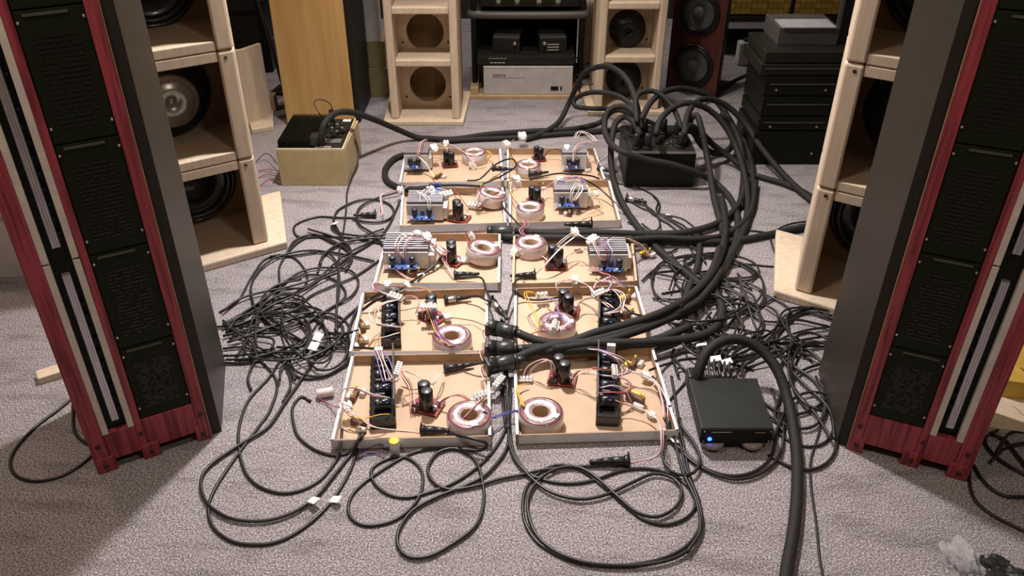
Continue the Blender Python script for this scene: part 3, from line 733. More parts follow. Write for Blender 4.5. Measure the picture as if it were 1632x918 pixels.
tray('right', 4, (808, 289), (965, 286), (808, 236), (948, 236))

# ---------------------------------------------------------------- electronics
ZF = 0.0055
def whereis(side, row): return '%s column, tray %s' % (side, ROWN[row])
def toroid(side, row, u, v, r=0.060, tilt=0, h=0.045, leads=()):
    p = P(u, v, ZF+h*0.9); p.z = ZF + (abs(math.sin(R(tilt)))*r*0.9 if tilt else 0)
    t = thing('toroidal_transformer', p, random.uniform(0, 6), 'copper-wound toroidal transformer in the ' + whereis(side, row), 'transformer', 'toroidal transformers', rx=0)
    if tilt: t.rotation_euler = (0, R(tilt), 0)
    m = MB(); m.lathe([(r*0.42, 0.002), (r*0.8, 0.0), (r, 0.003), (r*1.01, h*0.5), (r*1.0, h*0.88), (r*0.965, h*0.97)], 40)
    m.build('outer_wrap', 'wrap', t)
    m = MB(); m.lathe([(r*0.97, h*0.93), (r*0.95, h*0.99), (r*0.86, h*1.03), (r*0.74, h*1.035), (r*0.72, h*0.98)], 40); m.build('rim_tape', 'maroon', t)
    m = MB(); N_ = 44
    m.lathe([(r*0.78, h*0.99), (r*0.75, h*1.05), (r*0.64, h*1.085), (r*0.48, h*1.06), (r*0.38, h*0.97)], N_*5, mod=lambda a, rr, hh: 1 + 0.030*math.sin(a*N_) + (0.012 if math.sin(a*N_*0.37+rr*80) > 0 else 0))
    m.build('winding', 'copper', t)
    m = MB(); m.lathe([(r*0.42, h*1.0), (r*0.36, h*0.9), (r*0.34, 0.004)], 40); m.build('bore_tape', 'card_brown', t)
    m = MB(); m.cyl((0, 0, 0.001), r*0.34, 0.004, 20); m.build('core_pad', 'card_brown', t)
    a = random.uniform(-0.3, 0.9); m = MB(); m.M = Matrix.Rotation(a, 4, 'Z'); m.box(r*0.52, r*0.86, -0.009, 0.009, h*1.065, h*1.085); m.build('sticker', 'tape', t)
    return t
def add_wire(t, pts, col, r=0.0016, world=False):
    w_ = pts if world else px(pts, 0.01)
    s = spline([local(t, q) for q in w_], 0.010)
    return MB().tube(s, r, 6).build('lead_wire', col, t)
def leads(t, pts, cols, off=0.004, r=0.0016):
    base = px(pts, 0.01)
    for i, c in enumerate(cols):
        rn = random.Random(i*17+len(pts))
        w_ = [p + Vector(((i-(len(cols)-1)/2)*off + rn.uniform(-1, 1)*off*0.8*(0 if j in (0, len(base)-1) else 1), 0, rn.uniform(-1, 1)*off*0.8*(0 if j in (0, len(base)-1) else 1))) for j, p in enumerate(base)]
        add_wire(t, w_, c, r, True)
def capboard(side, row, u, v, rz, caph=0.060, s=1.1):
    p = P(u, v, ZF); t = thing('rectifier_board', p, R(rz), 'dark red circuit board with two black capacitors, ' + whereis(side, row), 'circuit board', 'capacitor boards in the trays')
    MB().box(-0.036*s, 0.036*s, -0.030*s, 0.030*s, 0.006, 0.009).build('board', 'board_red', t, 0.0006)
    for x in (-0.032, 0.032):
        for y in (-0.026, 0.026): MB().cyl((x*s, y*s, 0), 0.003, 0.0062, 8).build('standoff', 'brass', t)
    for (x, y) in ((-0.012, 0.010), (0.006, -0.013)):
        c = MB().cyl((x*s, y*s, 0.009), 0.0155*s, caph*s, 20).build('capacitor', 'cap_black', t)
        MB().cyl((x*s, y*s, 0.009+caph*s), 0.0128*s, 0.0006, 20).build('capacitor_top', 'cap_top', c)
    for k in range(4): MB().cyl((0.025*s, (-0.018+k*0.011)*s, 0.009), 0.0042*s, 0.012, 10).build('small_capacitor', ('cap_top', 'plastic_white')[k % 2], t)
    MB().box(-0.034*s, -0.024*s, -0.026*s, -0.004*s, 0.009, 0.020).build('terminal', 'board_red', t, 0.001)
    MB().box(-0.030*s, -0.010*s, -0.028*s, -0.022*s, 0.009, 0.026).build('bridge_rectifier', 'cap_black', t, 0.001)
    return t
def chip_amp(side, row, ul, ur, vb, v_fin_back, nf=8, rz=0.0, mirror=False):
    a = P(ul, vb, ZF+0.012); b = P(ur, vb, ZF+0.012); W = (b-a).length; c = (a+b)/2
    H = 0.088; ybk = P((ul+ur)/2, v_fin_back, H).y; D = max(0.09, ybk-c.y)
    t = thing('heatsink_amplifier', (c.x, c.y, ZF), rz, 'silver finned heatsink with blue amplifier board, ' + whereis(side, row), 'amplifier', 'silver heatsink amplifiers')
    fw = W*0.90; x0, x1 = -W/2, -W/2+fw
    MB().box(x0, x1, 0, 0.005, 0.012, H-0.012).build('mounting_plate', 'aluminium_plate', t, 0.001)
    MB().box(x1-0.002, x1+W*0.10, 0.012, D, 0.012, H-0.03).build('end_plate', 'aluminium_plate', t, 0.001)
    MB().box(x0+0.002, x1-0.002, 0.006, D, H-0.046, H-0.040).build('heatsink_base', 'aluminium', t)
    pitch = (D-0.012)/nf
    for k in range(nf):
        y = 0.008+k*pitch
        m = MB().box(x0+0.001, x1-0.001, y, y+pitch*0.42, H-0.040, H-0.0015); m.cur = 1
        m.box(x0+0.001, x1-0.001, y, y+pitch*0.42, H-0.0015, H).build('heatsink_fin', ['fin_side_shaded', 'aluminium_fin'], t)  # dark sides and bright top strip: shade and light painted into the fin
    for x in (x0+0.01, x1-0.02):
        for y in (0.02, D-0.03): MB().box(x, x+0.01, y, y+0.01, 0, H-0.046).build('leg', 'aluminium_plate', t)
    for k in range(6):
        fx = x0+0.014+k*(fw-0.028)/5; m = MB().cyl((fx, -0.001, 0.020), 0.0016, 0.002, 8, 'y').build('drill_hole', 'gear_dark', t)
    MB().box(x0, x0+W*0.26, -0.003, 0, 0.012, 0.030).build('foot_bracket', 'aluminium_fin', t)
    bx0, bx1 = (x0+W*0.10, x0+W*0.68) if not mirror else (x0+W*0.22, x0+W*0.80)
    bd = MB().box(bx0, bx1, -0.036, -0.001, 0.030, 0.0325).build('amplifier_board', 'board_blue', t)
    for x in (bx0+0.016, bx1-0.016):
        cc = MB().cyl((x, -0.017, 0.0325), 0.0105, 0.036, 16).build('capacitor', 'cap_blue', t)
        MB().cyl((x, -0.017, 0.0685), 0.0085, 0.0006, 16).build('capacitor_top', 'cap_top', cc)
    for k in range(5): MB().cbox((bx0+0.008+k*(bx1-bx0-0.016)/4, -0.032, 0.037), (0.008, 0.006, 0.009)).build('terminal', ('plastic_white', 'board_blue', 'wire_blue')[k % 3], t, 0.0008)
    MB().box((bx0+bx1)/2-0.007, (bx0+bx1)/2+0.007, -0.004, -0.001, 0.034, 0.052).build('amplifier_chip', 'cap_top', t)
    return t
def black_amp(side, row, ul, ur, vf, vb, plate_right=True):
    a = P(ul, vf, ZF); b = P(ur, vf, ZF); e = P((ul+ur)/2, vb, ZF+0.02); W = (b-a).length; D = e.y - a.y; c = (a+b)/2
    top = P((ul+ur)/2, vb, ZF); sh = (top.x-c.x)/(top.y-c.y)
    t = thing('amplifier_module', (c.x, c.y, ZF), -math.atan(sh), 'long black amplifier module with shiny capacitors, ' + whereis(side, row), 'amplifier', 'black amplifier modules')
    s = 1 if plate_right else -1; hw = W/2
    MB().box(-hw, hw, 0, D, 0.0, 0.034).build('heatsink_block', 'cap_black', t, 0.0015)
    for k in range(9):
        y = 0.006+k*(D-0.012)/9
        MB().box(-hw-0.003, -hw, y, y+0.010, 0.004, 0.032).build('heatsink_fin', 'gear_dark', t) if s > 0 else MB().box(hw, hw+0.003, y, y+0.010, 0.004, 0.032).build('heatsink_fin', 'gear_dark', t)
    x0, x1 = sorted((s*hw, s*(hw-0.004)))
    MB().prism([(x0, D*0.10), (x1, D*0.10), (x1, D), (x0, D)], 0.034, 0.078).build('side_plate', 'gear_grey', t, 0.0006)
    n = 4
    for k in range(n):
        y = D*(0.16+0.22*k)
        m = MB(); m.cyl((-hw*0.62 if s > 0 else -hw*0.72, y, 0.034+0.016), 0.0155, hw*1.32, 20, 'x'); cc = m.build('capacitor', 'cap_blue', t)
        m = MB(); xx = -hw*0.62+hw*1.32*0.15 if s > 0 else -hw*0.72+hw*0.2; m.lathe([(0.0158, 0), (0.0158, 0.005)], 20, (xx, y, 0.050), 'x'); m.build('capacitor_band', 'cap_top', cc)
    for k in range(3): MB().box(-hw*0.55, hw*0.2, D*(0.27+0.22*k)-0.003, D*(0.27+0.22*k)+0.004, 0.034, 0.060).build('board_rib', 'gear_grey', t, 0.0008)
    MB().box(-hw*0.3*s-0.012, -hw*0.3*s+0.012, D*0.93, D*0.98, 0.034, 0.07).build('terminal', 'plastic_white', t, 0.001)
    return t
def terminal_block(u, v, z, rz, n, label, s=1.0, tilt=0):
    p = P(u, v, z); t = thing('terminal_block', p, R(rz), label, 'connector', None)
    if tilt: t.rotation_euler = (R(tilt), 0, R(rz))
    MB().box(-0.0045*n*s-0.001, 0.0045*n*s+0.001, -0.006*s, 0.006*s, 0, 0.006*s).build('base_strip', 'plastic_white', t, 0.001)
    for k in range(n):
        x = (-0.0045*n+0.0045+k*0.009)*s
        MB().cbox((x, 0, 0.009*s), (0.0070*s, 0.015*s, 0.008*s)).build('terminal_cell', 'plastic_white', t, 0.0015)
        MB().cyl((x, -0.0, 0.013*s), 0.0022*s, 0.0015, 8).build('screw', 'screw', t)
    return t
def nylon(u, v, z, rz, label, s=1.0, tilt=0):
    p = P(u, v, z); t = thing('wire_connector', p, R(rz), label, 'connector'); t.rotation_euler = (R(tilt), 0, R(rz))
    MB().box(-0.010*s, 0.010*s, -0.009*s, 0.009*s, 0, 0.012*s).build('housing', 'plastic_white', t, 0.0015)
    MB().box(-0.006*s, 0.006*s, -0.014*s, -0.009*s, 0.002*s, 0.010*s).build('latch', 'plastic_white', t, 0.001)
    for k in (-1, 1): MB().box(k*0.005*s-0.002*s, k*0.005*s+0.002*s, 0.009*s, 0.013*s, 0.002, 0.010*s).build('terminal_cell', 'plastic_white', t)
    return t
def xlr(u, v, z, ang, label, silver=False, s=1.0, cat='connector'):
    p = P(u, v, z); t = thing('audio_plug', p, R(ang), label, cat)
    MB().cyl((0, 0, 0.010*s), 0.0105*s, 0.030*s, 16, 'x').build('plug_collar', 'magnet_silver' if silver else 'plug_black', t)
    MB().cyl((0.030*s, 0, 0.010*s), 0.0095*s, 0.022*s, 16, 'x', r2=0.008*s).build('plug_body', 'plug_black', t)
    MB().cyl((0.050*s, 0, 0.010*s), 0.0075*s, 0.030*s, 14, 'x', r2=0.0045*s).build('strain_relief', 'plug_black', t)
    MB().cyl((-0.008*s, 0, 0.010*s), 0.013*s, 0.012*s, 16, 'x').build('plug_flange', 'plug_black', t)
    MB().box(-0.006*s, -0.002*s, -0.004*s, 0.004*s, 0.022*s, 0.034*s).build('latch', 'plug_black', t, 0.0008)
    return t
def crossover(u, v, rz, label, yellow=False, s=1.0):
    """little cluster: dark resistor body with clear film capacitors and yellow crimps"""
    p = P(u, v, ZF); t = thing('filter_assembly', p, R(rz), label, 'component')
    MB().box(-0.022*s, 0.022*s, -0.007*s, 0.007*s, 0.0, 0.018*s).build('resistor_body', 'wire_brown', t, 0.001)
    MB().cyl((0.004*s, -0.018*s, 0.006), 0.0085*s, 0.026*s, 14, 'x').build('film_capacitor', 'wrap', t)
    MB().cyl((-0.018*s, 0.016*s, 0.008), 0.0075*s, 0.024*s, 14, 'x').build('film_capacitor', 'plastic_yellow' if yellow else 'wrap', t)
    for x in (-0.018, 0.018): MB().cyl((x*s, 0, 0.016*s), 0.0035*s, 0.014*s, 8).build('crimp_terminal', 'plastic_yellow' if x > 0 or yellow else 'brass', t)
    return t

# --- front row
T = toroid('left', 0, 748, 662)
leads(T, [(770, 655, .06), (785, 665, .04), (798, 662, .03), (815, 657, .03), (828, 655, .04), (845, 668, .045)], ['wire_blue', 'wire_blue', 'wire_blue'], 0.004)
leads(T, [(738, 668, .06), (765, 640, .075), (775, 632, .04)], ['wire_pink', 'wire_brown'], 0.003)
T = capboard('left', 0, 682, 650, -20)
leads(T, [(658, 656, .02), (655, 620, .05), (645, 600, .08), (640, 592, .075)], ['wire_pink', 'wire_red', 'wire_white'], 0.005)
leads(T, [(697, 645, .02), (715, 632, .05), (735, 630, .05), (748, 638, .03)], ['wire_red', 'wire_pink'], 0.006)
T = black_amp('left', 0, 592, 632, 684, 572, True)
leads(T, [(604, 558, .09), (612, 580, .085), (622, 608, .07), (628, 602, .08)], ['wire_purple', 'wire_white', 'wire_pink', 'wire_white', 'wire_purple'], 0.007)
leads(T, [(620, 634, .08), (595, 630, .09), (565, 618, .10), (548, 622, .09), (546, 640, .07), (558, 660, .05), (575, 675, .03)], ['wire_pink', 'wire_white'], 0.004)
leads(T, [(622, 660, .045), (605, 660, .06), (582, 668, .05), (570, 680, .03)], ['wire_yellow'], 0.004)
leads(T, [(642, 590, .075), (665, 600, .05), (690, 612, .05), (700, 595, .06), (706, 592, .035)], ['wire_white', 'wire_white'], 0.004)
leads(T, [(640, 615, .06), (655, 620, .04), (672, 618, .03), (682, 605, .04)], ['wire_yellow', 'wire_white'], 0.004)
leads(T, [(555, 655, .05), (575, 665, .05), (595, 680, .06), (630, 686, .05), (660, 689, .03), (668, 691, .02)], ['wire_white', 'wire_pink'], 0.003)
T = toroid('right', 0, 862, 657)
leads(T, [(835, 648, .06), (825, 625, .05), (826, 615, .03), (842, 612, .02)], ['wire_yellow', 'wire_yellow'], 0.003)
T = capboard('right', 0, 896, 606, -12)
leads(T, [(882, 597, .03), (880, 580, .07), (868, 575, .08), (850, 583, .05), (838, 600, .02)], ['wire_white', 'wire_pink', 'wire_white'], 0.008)
leads(T, [(912, 612, .02), (920, 600, .05), (940, 595, .07), (965, 598, .075), (975, 600, .07)], ['wire_white', 'wire_white'], 0.005)
leads(T, [(910, 605, .03), (922, 590, .06), (945, 588, .09), (975, 590, .08)], ['wire_white', 'wire_red'], 0.006)
T = black_amp('right', 0, 949, 985, 680, 566, False)
leads(T, [(945, 556, .09), (965, 562, .09), (990, 575, .08), (998, 590, .05), (985, 598, .05)], ['wire_white', 'wire_purple', 'wire_white', 'wire_pink', 'wire_blue'], 0.007)
leads(T, [(985, 600, .07), (1003, 610, .06), (1000, 625, .05), (975, 625, .07), (957, 626, .08)], ['wire_pink', 'wire_purple', 'wire_red'], 0.006)
leads(T, [(957, 618, .08), (975, 614, .08), (995, 622, .06), (1005, 640, .03)], ['wire_purple', 'wire_white'], 0.005)
leads(T, [(957, 628, .07), (985, 640, .05), (1000, 645, .04), (1030, 655, .04), (1050, 672, .05), (1056, 700, .06), (1048, 725, .03), (1005, 738, .012), (997, 739, .01)], ['wire_white', 'wire_pink'], 0.003)
leads(T, [(992, 585, .05), (1010, 592, .05), (1028, 600, .04), (1048, 612, .04), (1058, 640, .04), (1061, 665, .03)], ['wire_white', 'wire_pink', 'wire_white'], 0.005)
# --- second row
T = toroid('left', 1, 720, 536)
leads(T, [(722, 552, .06), (700, 535, .055), (690, 510, .05), (688, 498, .075), (684, 492, .08)], ['wire_yellow', 'wire_brown', 'wire_purple', 'wire_red', 'wire_blue'], 0.004)
leads(T, [(690, 520, .05), (715, 508, .03), (740, 510, .02), (757, 512, .02), (775, 520, .03)], ['wire_brown'], 0.003)
T = capboard('left', 1, 690, 507, -38)
leads(T, [(664, 500, .04), (668, 480, .07), (655, 473, .08), (640, 475, .08), (625, 478, .07)], ['wire_pink', 'wire_white'], 0.006)
T = black_amp('left', 1, 610, 640, 556, 476, True)
leads(T, [(630, 478, .09), (605, 485, .10), (596, 500, .10), (600, 515, .09), (625, 520, .08), (636, 522, .07)], ['wire_white', 'wire_pink', 'wire_white'], 0.008)
leads(T, [(622, 470, .09), (598, 462, .09), (600, 452, .09), (625, 455, .09), (645, 458, .08)], ['wire_white', 'wire_pink', 'wire_red'], 0.007)
leads(T, [(645, 458, .08), (670, 458, .07), (685, 465, .05), (690, 475, .04)], ['wire_pink', 'wire_yellow'], 0.004)
leads(T, [(636, 530, .06), (615, 536, .06), (598, 542, .04), (588, 552, .02)], ['wire_yellow', 'wire_white'], 0.004)
T = toroid('right', 1, 888, 514, r=0.058)
leads(T, [(862, 520, .06), (852, 500, .06), (840, 475, .08), (838, 466, .08), (848, 466, .07), (862, 472, .04)], ['wire_yellow', 'wire_yellow'], 0.0045)
leads(T, [(870, 475, .04), (885, 480, .06), (892, 500, .07), (905, 515, .07), (900, 505, .075), (880, 500, .07), (865, 515, .06)], ['wire_purple', 'wire_purple'], 0.005)
leads(T, [(872, 527, .05), (850, 530, .02), (835, 540, .012), (845, 548, .03)], ['wire_red'], 0.004)
T = capboard('right', 1, 903, 498, -12)
leads(T, [(905, 468, .05), (892, 466, .06), (886, 455, .08), (900, 446, .08), (915, 447, .07)], ['wire_white', 'wire_pink'], 0.005)
leads(T, [(915, 500, .03), (925, 480, .05), (945, 475, .06), (955, 476, .07)], ['wire_pink', 'wire_brown'], 0.005)
T = black_amp('right', 1, 952, 986, 548, 466, False)
leads(T, [(955, 470, .09), (975, 460, .10), (990, 470, .10), (993, 485, .09), (985, 495, .08), (965, 500, .08)], ['wire_white', 'wire_pink', 'wire_white'], 0.006)
leads(T, [(955, 472, .09), (970, 460, .11), (978, 452, .10), (965, 448, .10), (952, 452, .09), (948, 460, .09)], ['wire_white', 'wire_red'], 0.006)
leads(T, [(918, 446, .08), (940, 458, .08), (950, 475, .07), (970, 485, .07), (980, 495, .06)], ['wire_white', 'wire_pink', 'wire_white'], 0.006)
leads(T, [(960, 448, .09), (975, 440, .09), (985, 448, .08), (998, 460, .06)], ['wire_white', 'wire_pink', 'wire_blue'], 0.006)
# --- third row
T = toroid('left', 2, 768, 399, tilt=10)
leads(T, [(748, 390, .05), (742, 378, .06), (745, 370, .06), (765, 370, .03), (785, 368, .03)], ['wire_brown', 'wire_red'], 0.005)
T = capboard('left', 2, 722, 417, -32)
leads(T, [(690, 386, .10), (700, 392, .09), (710, 400, .07), (714, 402, .06)], ['wire_red', 'wire_white', 'wire_pink'], 0.008)
leads(T, [(700, 405, .04), (710, 420, .03), (722, 436, .03)], ['wire_white', 'wire_pink'], 0.004)
T = chip_amp('left', 2, 612, 692, 428, 370)
leads(T, [(640, 412, .06), (632, 395, .10), (640, 378, .12), (660, 372, .12), (678, 376, .11)], ['wire_white', 'wire_pink', 'wire_white'], 0.008)
leads(T, [(645, 414, .06), (645, 395, .10), (655, 380, .12), (680, 380, .11)], ['wire_white', 'wire_pink'], 0.006)
leads(T, [(620, 405, .08), (628, 425, .04), (645, 440, .015), (655, 444, .012)], ['wire_white', 'wire_pink'], 0.003)
leads(T, [(680, 380, .10), (690, 395, .08), (702, 408, .05), (710, 400, .06)], ['wire_white', 'wire_pink', 'wire_red'], 0.006)
T = toroid('right', 2, 846, 387, r=0.058)
leads(T, [(830, 395, .05), (828, 405, .03), (845, 408, .02), (865, 408, .02), (875, 418, .02)], ['wire_white'], 0.004)
leads(T, [(835, 375, .06), (830, 365, .06), (840, 358, .05), (835, 350, .06)], ['wire_pink', 'wire_red', 'wire_purple'], 0.005)
T = capboard('right', 2, 886, 424, 0)
leads(T, [(900, 420, .02), (902, 408, .04), (925, 400, .06), (945, 393, .08)], ['wire_white', 'wire_pink'], 0.005)
leads(T, [(852, 438, .02), (870, 420, .06), (895, 395, .09), (915, 378, .10)], ['wire_white', 'wire_white'], 0.003)
T = chip_amp('right', 2, 938, 1006, 432, 378, mirror=True)
leads(T, [(965, 422, .05), (955, 405, .10), (948, 388, .11), (945, 380, .11)], ['wire_white', 'wire_pink'], 0.004)
leads(T, [(970, 420, .05), (972, 400, .10), (965, 385, .115), (975, 378, .11)], ['wire_red', 'wire_blue', 'wire_white'], 0.006)
leads(T, [(1000, 380, .10), (1018, 388, .06), (1028, 400, .03), (1035, 410, .01)], ['wire_pink', 'wire_yellow', 'wire_white'], 0.005)
leads(T, [(945, 424, .05), (955, 435, .04), (972, 440, .05), (970, 450, .07), (950, 452, .08)], ['wire_pink', 'wire_red'], 0.005)
leads(T, [(950, 388, .10), (930, 380, .11), (915, 372, .11), (895, 385, .09), (880, 400, .06)], ['wire_white', 'wire_white'], 0.005)
# --- fourth row
T = toroid('left', 3, 781, 312, tilt=12, r=0.058)
leads(T, [(765, 305, .07), (758, 318, .07), (765, 328, .04), (770, 325, .03)], ['wire_pink', 'wire_white'], 0.005)
leads(T, [(795, 305, .06), (775, 318, .06), (765, 332, .03), (758, 328, .03)], ['wire_brown', 'wire_brown'], 0.006)
T = capboard('left', 3, 732, 350, -20)
leads(T, [(745, 330, .03), (735, 315, .03), (728, 305, .04), (722, 298, .04)], ['wire_red'], 0.004)
T = chip_amp('left', 3, 649, 713, 351, 303)
leads(T, [(678, 335, .06), (672, 315, .10), (680, 302, .11), (690, 300, .11)], ['wire_white', 'wire_purple', 'wire_white'], 0.006)
leads(T, [(684, 338, .06), (682, 318, .10), (665, 305, .11)], ['wire_white', 'wire_white'], 0.006)
leads(T, [(695, 300, .10), (710, 305, .09), (715, 315, .07)], ['wire_blue', 'wire_white'], 0.006)
leads(T, [(680, 290, .10), (660, 292, .09), (640, 302, .06), (620, 306, .05), (608, 312, .05), (610, 340, .03), (600, 346, .015)], ['wire_white', 'wire_pink'], 0.003)
T = toroid('right', 3, 845, 331, r=0.054)
leads(T, [(835, 335, .05), (820, 320, .04), (812, 300, .05), (815, 285, .06), (825, 288, .05)], ['wire_yellow', 'wire_brown'], 0.004)
T = capboard('right', 3, 853, 324, 0, s=1.0)
leads(T, [(862, 318, .03), (870, 300, .05), (880, 292, .08), (890, 290, .09)], ['wire_pink', 'wire_white'], 0.005)
T = chip_amp('right', 3, 882, 942, 331, 291)
leads(T, [(910, 322, .06), (912, 305, .10), (920, 293, .11), (928, 300, .10), (915, 320, .07)], ['wire_white', 'wire_white', 'wire_white'], 0.006)
leads(T, [(930, 290, .10), (920, 283, .11), (900, 285, .11), (890, 290, .10)], ['wire_white', 'wire_red', 'wire_blue', 'wire_purple'], 0.007)
leads(T, [(935, 295, .10), (945, 308, .08), (955, 322, .05), (958, 332, .03), (935, 342, .02), (928, 348, .012)], ['wire_white', 'wire_yellow'], 0.003)
# --- farthest row
T = toroid('left', 4, 756, 243, r=0.056)
leads(T, [(775, 240, .05), (782, 245, .05), (778, 255, .02), (768, 258, .012)], ['wire_yellow', 'wire_yellow'], 0.004)
T = capboard('left', 4, 717, 264, 10, s=0.95)
leads(T, [(714, 245, .06), (710, 235, .08), (700, 230, .08), (688, 230, .08)], ['wire_yellow', 'wire_white'], 0.005)
T = chip_amp('left', 4, 645, 688, 270, 233, nf=7)
leads(T, [(665, 256, .06), (668, 240, .10), (672, 228, .10), (680, 222, .09)], ['wire_pink', 'wire_white', 'wire_red'], 0.006)
leads(T, [(668, 250, .08), (680, 262, .06), (688, 275, .03), (692, 282, .03)], ['wire_white', 'wire_white'], 0.003)
leads(T, [(685, 232, .09), (710, 229, .09), (735, 240, .06), (755, 255, .05), (775, 262, .02)], ['wire_white', 'wire_pink'], 0.004)
T = toroid('right', 4, 842, 263, r=0.054)
leads(T, [(822, 262, .05), (815, 250, .04), (812, 232, .05), (820, 222, .05)], ['wire_yellow', 'wire_brown'], 0.004)
T = capboard('right', 4, 859, 255, 5, s=0.85)
leads(T, [(868, 248, .03), (875, 240, .05), (888, 238, .06), (895, 242, .06)], ['wire_brown', 'wire_brown'], 0.004)
T = chip_amp('right', 4, 895, 939, 270, 234, nf=7)
leads(T, [(915, 258, .06), (916, 240, .10), (925, 230, .11), (940, 226, .11), (950, 226, .10)], ['wire_white', 'wire_white', 'wire_pink'], 0.006)
leads(T, [(950, 226, .10), (940, 214, .12), (925, 210, .12), (917, 220, .11)], ['wire_white', 'wire_white', 'wire_white'], 0.007)
leads(T, [(918, 258, .05), (915, 265, .04), (908, 262, .06), (912, 255, .05)], ['wire_red', 'wire_blue'], 0.004)
leads(T, [(950, 226, .10), (972, 225, .07), (968, 245, .04), (955, 258, .04), (950, 268, .05)], ['wire_white'], 0.003)

# terminal blocks and nylon connectors
terminal_block(633, 592, .070, 85, 6, 'white terminal block lying over the module in the nearest left tray', 1.1, 15)
terminal_block(771, 630, .02, 25, 6, 'white terminal block beside the transformer in the nearest left tray', 1.15, 20)
terminal_block(760, 640, .012, 20, 4, 'smaller white terminal block touching the transformer in the nearest left tray', 1.0, 20)
terminal_block(794, 612, .035, 62, 5, 'white terminal block hanging over the gap right of the nearest left tray', 1.2, 10)
terminal_block(835, 606, .008, 0, 5, 'white terminal block by the left wall of the nearest right tray', 1.1, 30)
terminal_block(978, 595, .070, 88, 5, 'white terminal block above the black module in the nearest right tray', 1.1, 15)
nylon(554, 650, .04, 20, 'white nylon connector above the left wall of nearest left tray', 1.2, 20)
nylon(1028, 601, .02, 70, 'white nylon connector near right wall of nearest right tray', 1.1, 10)
nylon(1038, 664, .01, 30, 'white nylon connector in the right corner of nearest right tray', 1.0)
terminal_block(683, 490, .070, 0, 5, 'white terminal block on the capacitors in the second left tray', 1.1, 25)
terminal_block(632, 476, .080, -30, 4, 'white terminal block on the black module in the second left tray', 1.4, 20)
nylon(618, 456, .085, 0, 'white nylon connector at the back left corner of second left tray', 1.2)
nylon(646, 456, .06, 80, 'upright white nylon connector between the second and third left trays', 1.1, 40)
nylon(713, 508, .015, 20, 'white nylon connector behind the transformer in second left tray', 1.1)
terminal_block(863, 471, .035, 10, 3, 'white terminal block at the end of yellow wires in second right tray', 1.4, 50)
terminal_block(881, 522, .060, 80, 4, 'white terminal block standing before the transformer in second right tray', 1.4, 40)
terminal_block(953, 470, .085, 35, 4, 'white terminal block on the black module in the second right tray', 1.3, 20)
nylon(916, 447, .06, 0, 'white nylon connector on the wall between second and third right trays', 1.2, 30)
nylon(680, 380, .105, 30, 'white nylon connector on the heatsink in the third left tray', 1.4, 20)
nylon(665, 374, .100, 60, 'small white nylon connector at the heatsink back in third left tray', 1.1)
terminal_block(741, 417, .010, 10, 5, 'white terminal block touching the transformer in third left tray', 1.2, 20)
nylon(749, 378, .035, 90, 'upright white connector at the back wall of third left tray', 1.3, 60)
nylon(825, 402, .02, -60, 'white connector at left wall of third right tray', 1.6, 40)
nylon(946, 386, .095, -60, 'white connector on the heatsink in third right tray', 1.7, 20)
nylon(915, 371, .075, 20, 'white connector hovering on wires behind third right tray', 1.3, 30)
terminal_block(757, 330, .015, -20, 4, 'white terminal block before the transformer in fourth left tray', 1.5, 20)
terminal_block(710, 312, .075, 30, 4, 'white terminal block at the heatsink corner in fourth left tray', 1.5, 30)
nylon(686, 306, .09, 30, 'pale connector on the heatsink in fourth left tray', 1.5, 30)
nylon(638, 304, .045, 0, 'white connector on the left rim of fourth left tray', 1.2, 30)
nylon(823, 288, .03, 20, 'white connector at back left of fourth right tray', 1.5, 20)
nylon(893, 290, .09, 0, 'white connector on the heatsink in fourth right tray', 1.4, 20)
nylon(948, 312, .055, 30, 'white connector on wires right of the heatsink in fourth right tray', 1.2)
nylon(751, 266, .012, 90, 'upright white connector before the transformer in farthest left tray', 1.6, 50)
nylon(691, 238, .085, 30, 'pale connector beside the heatsink in farthest left tray', 1.5, 30)
nylon(711, 230, .06, 0, 'white connector on the back wall of farthest left tray', 1.2, 30)
nylon(832, 220, .045, 10, 'white connector behind the farthest right tray', 1.8, 20)
nylon(903, 237, .09, 0, 'white connector on the heatsink in farthest right tray', 1.2, 20)
nylon(806, 232, .045, 50, 'pale connector between the two farthest trays', 1.5, 30)

# small filter parts
crossover(566, 634, 80, 'dark filter resistor with clear capacitor beside the module in nearest left tray')
crossover(572, 678, -20, 'white and brown filter parts in the front left corner of nearest left tray', True)
crossover(578, 524, -70, 'upper filter resistor pair near the left wall of second left tray')
crossover(576, 548, -70, 'lower filter resistor pair near the left wall of second left tray')
crossover(1008, 585, 60, 'filter parts with yellow crimps near the back of nearest right tray', True)
crossover(1012, 640, -35, 'filter parts with yellow capacitor right of the module in nearest right tray', True, 1.2)
crossover(1000, 478, 70, 'filter parts with yellow crimps in the back right of second right tray', True)
crossover(1000, 505, 30, 'clear filter parts right of the module in second right tray')
crossover(660, 440, 30, 'filter parts before the heatsink in third left tray')
crossover(684, 351, 75, 'filter parts with yellow crimp before the heatsink in fourth left tray', True, 0.9)
crossover(768, 300, 80, 'filter parts with yellow crimps on the back wall of fourth left tray', True, 0.9)
crossover(699, 284, 50, 'filter parts with yellow crimps in the front of farthest left tray', True, 0.9)
crossover(928, 272, 20, 'dark filter parts before the heatsink in farthest right tray')
crossover(908, 342, 80, 'pale filter parts before the heatsink in fourth right tray')
crossover(860, 300, 10, 'small brown filter parts near the back of fourth right tray', False, 0.8)
crossover(1030, 408, 40, 'filter parts with yellow crimps outside the third right tray', True, 0.9)
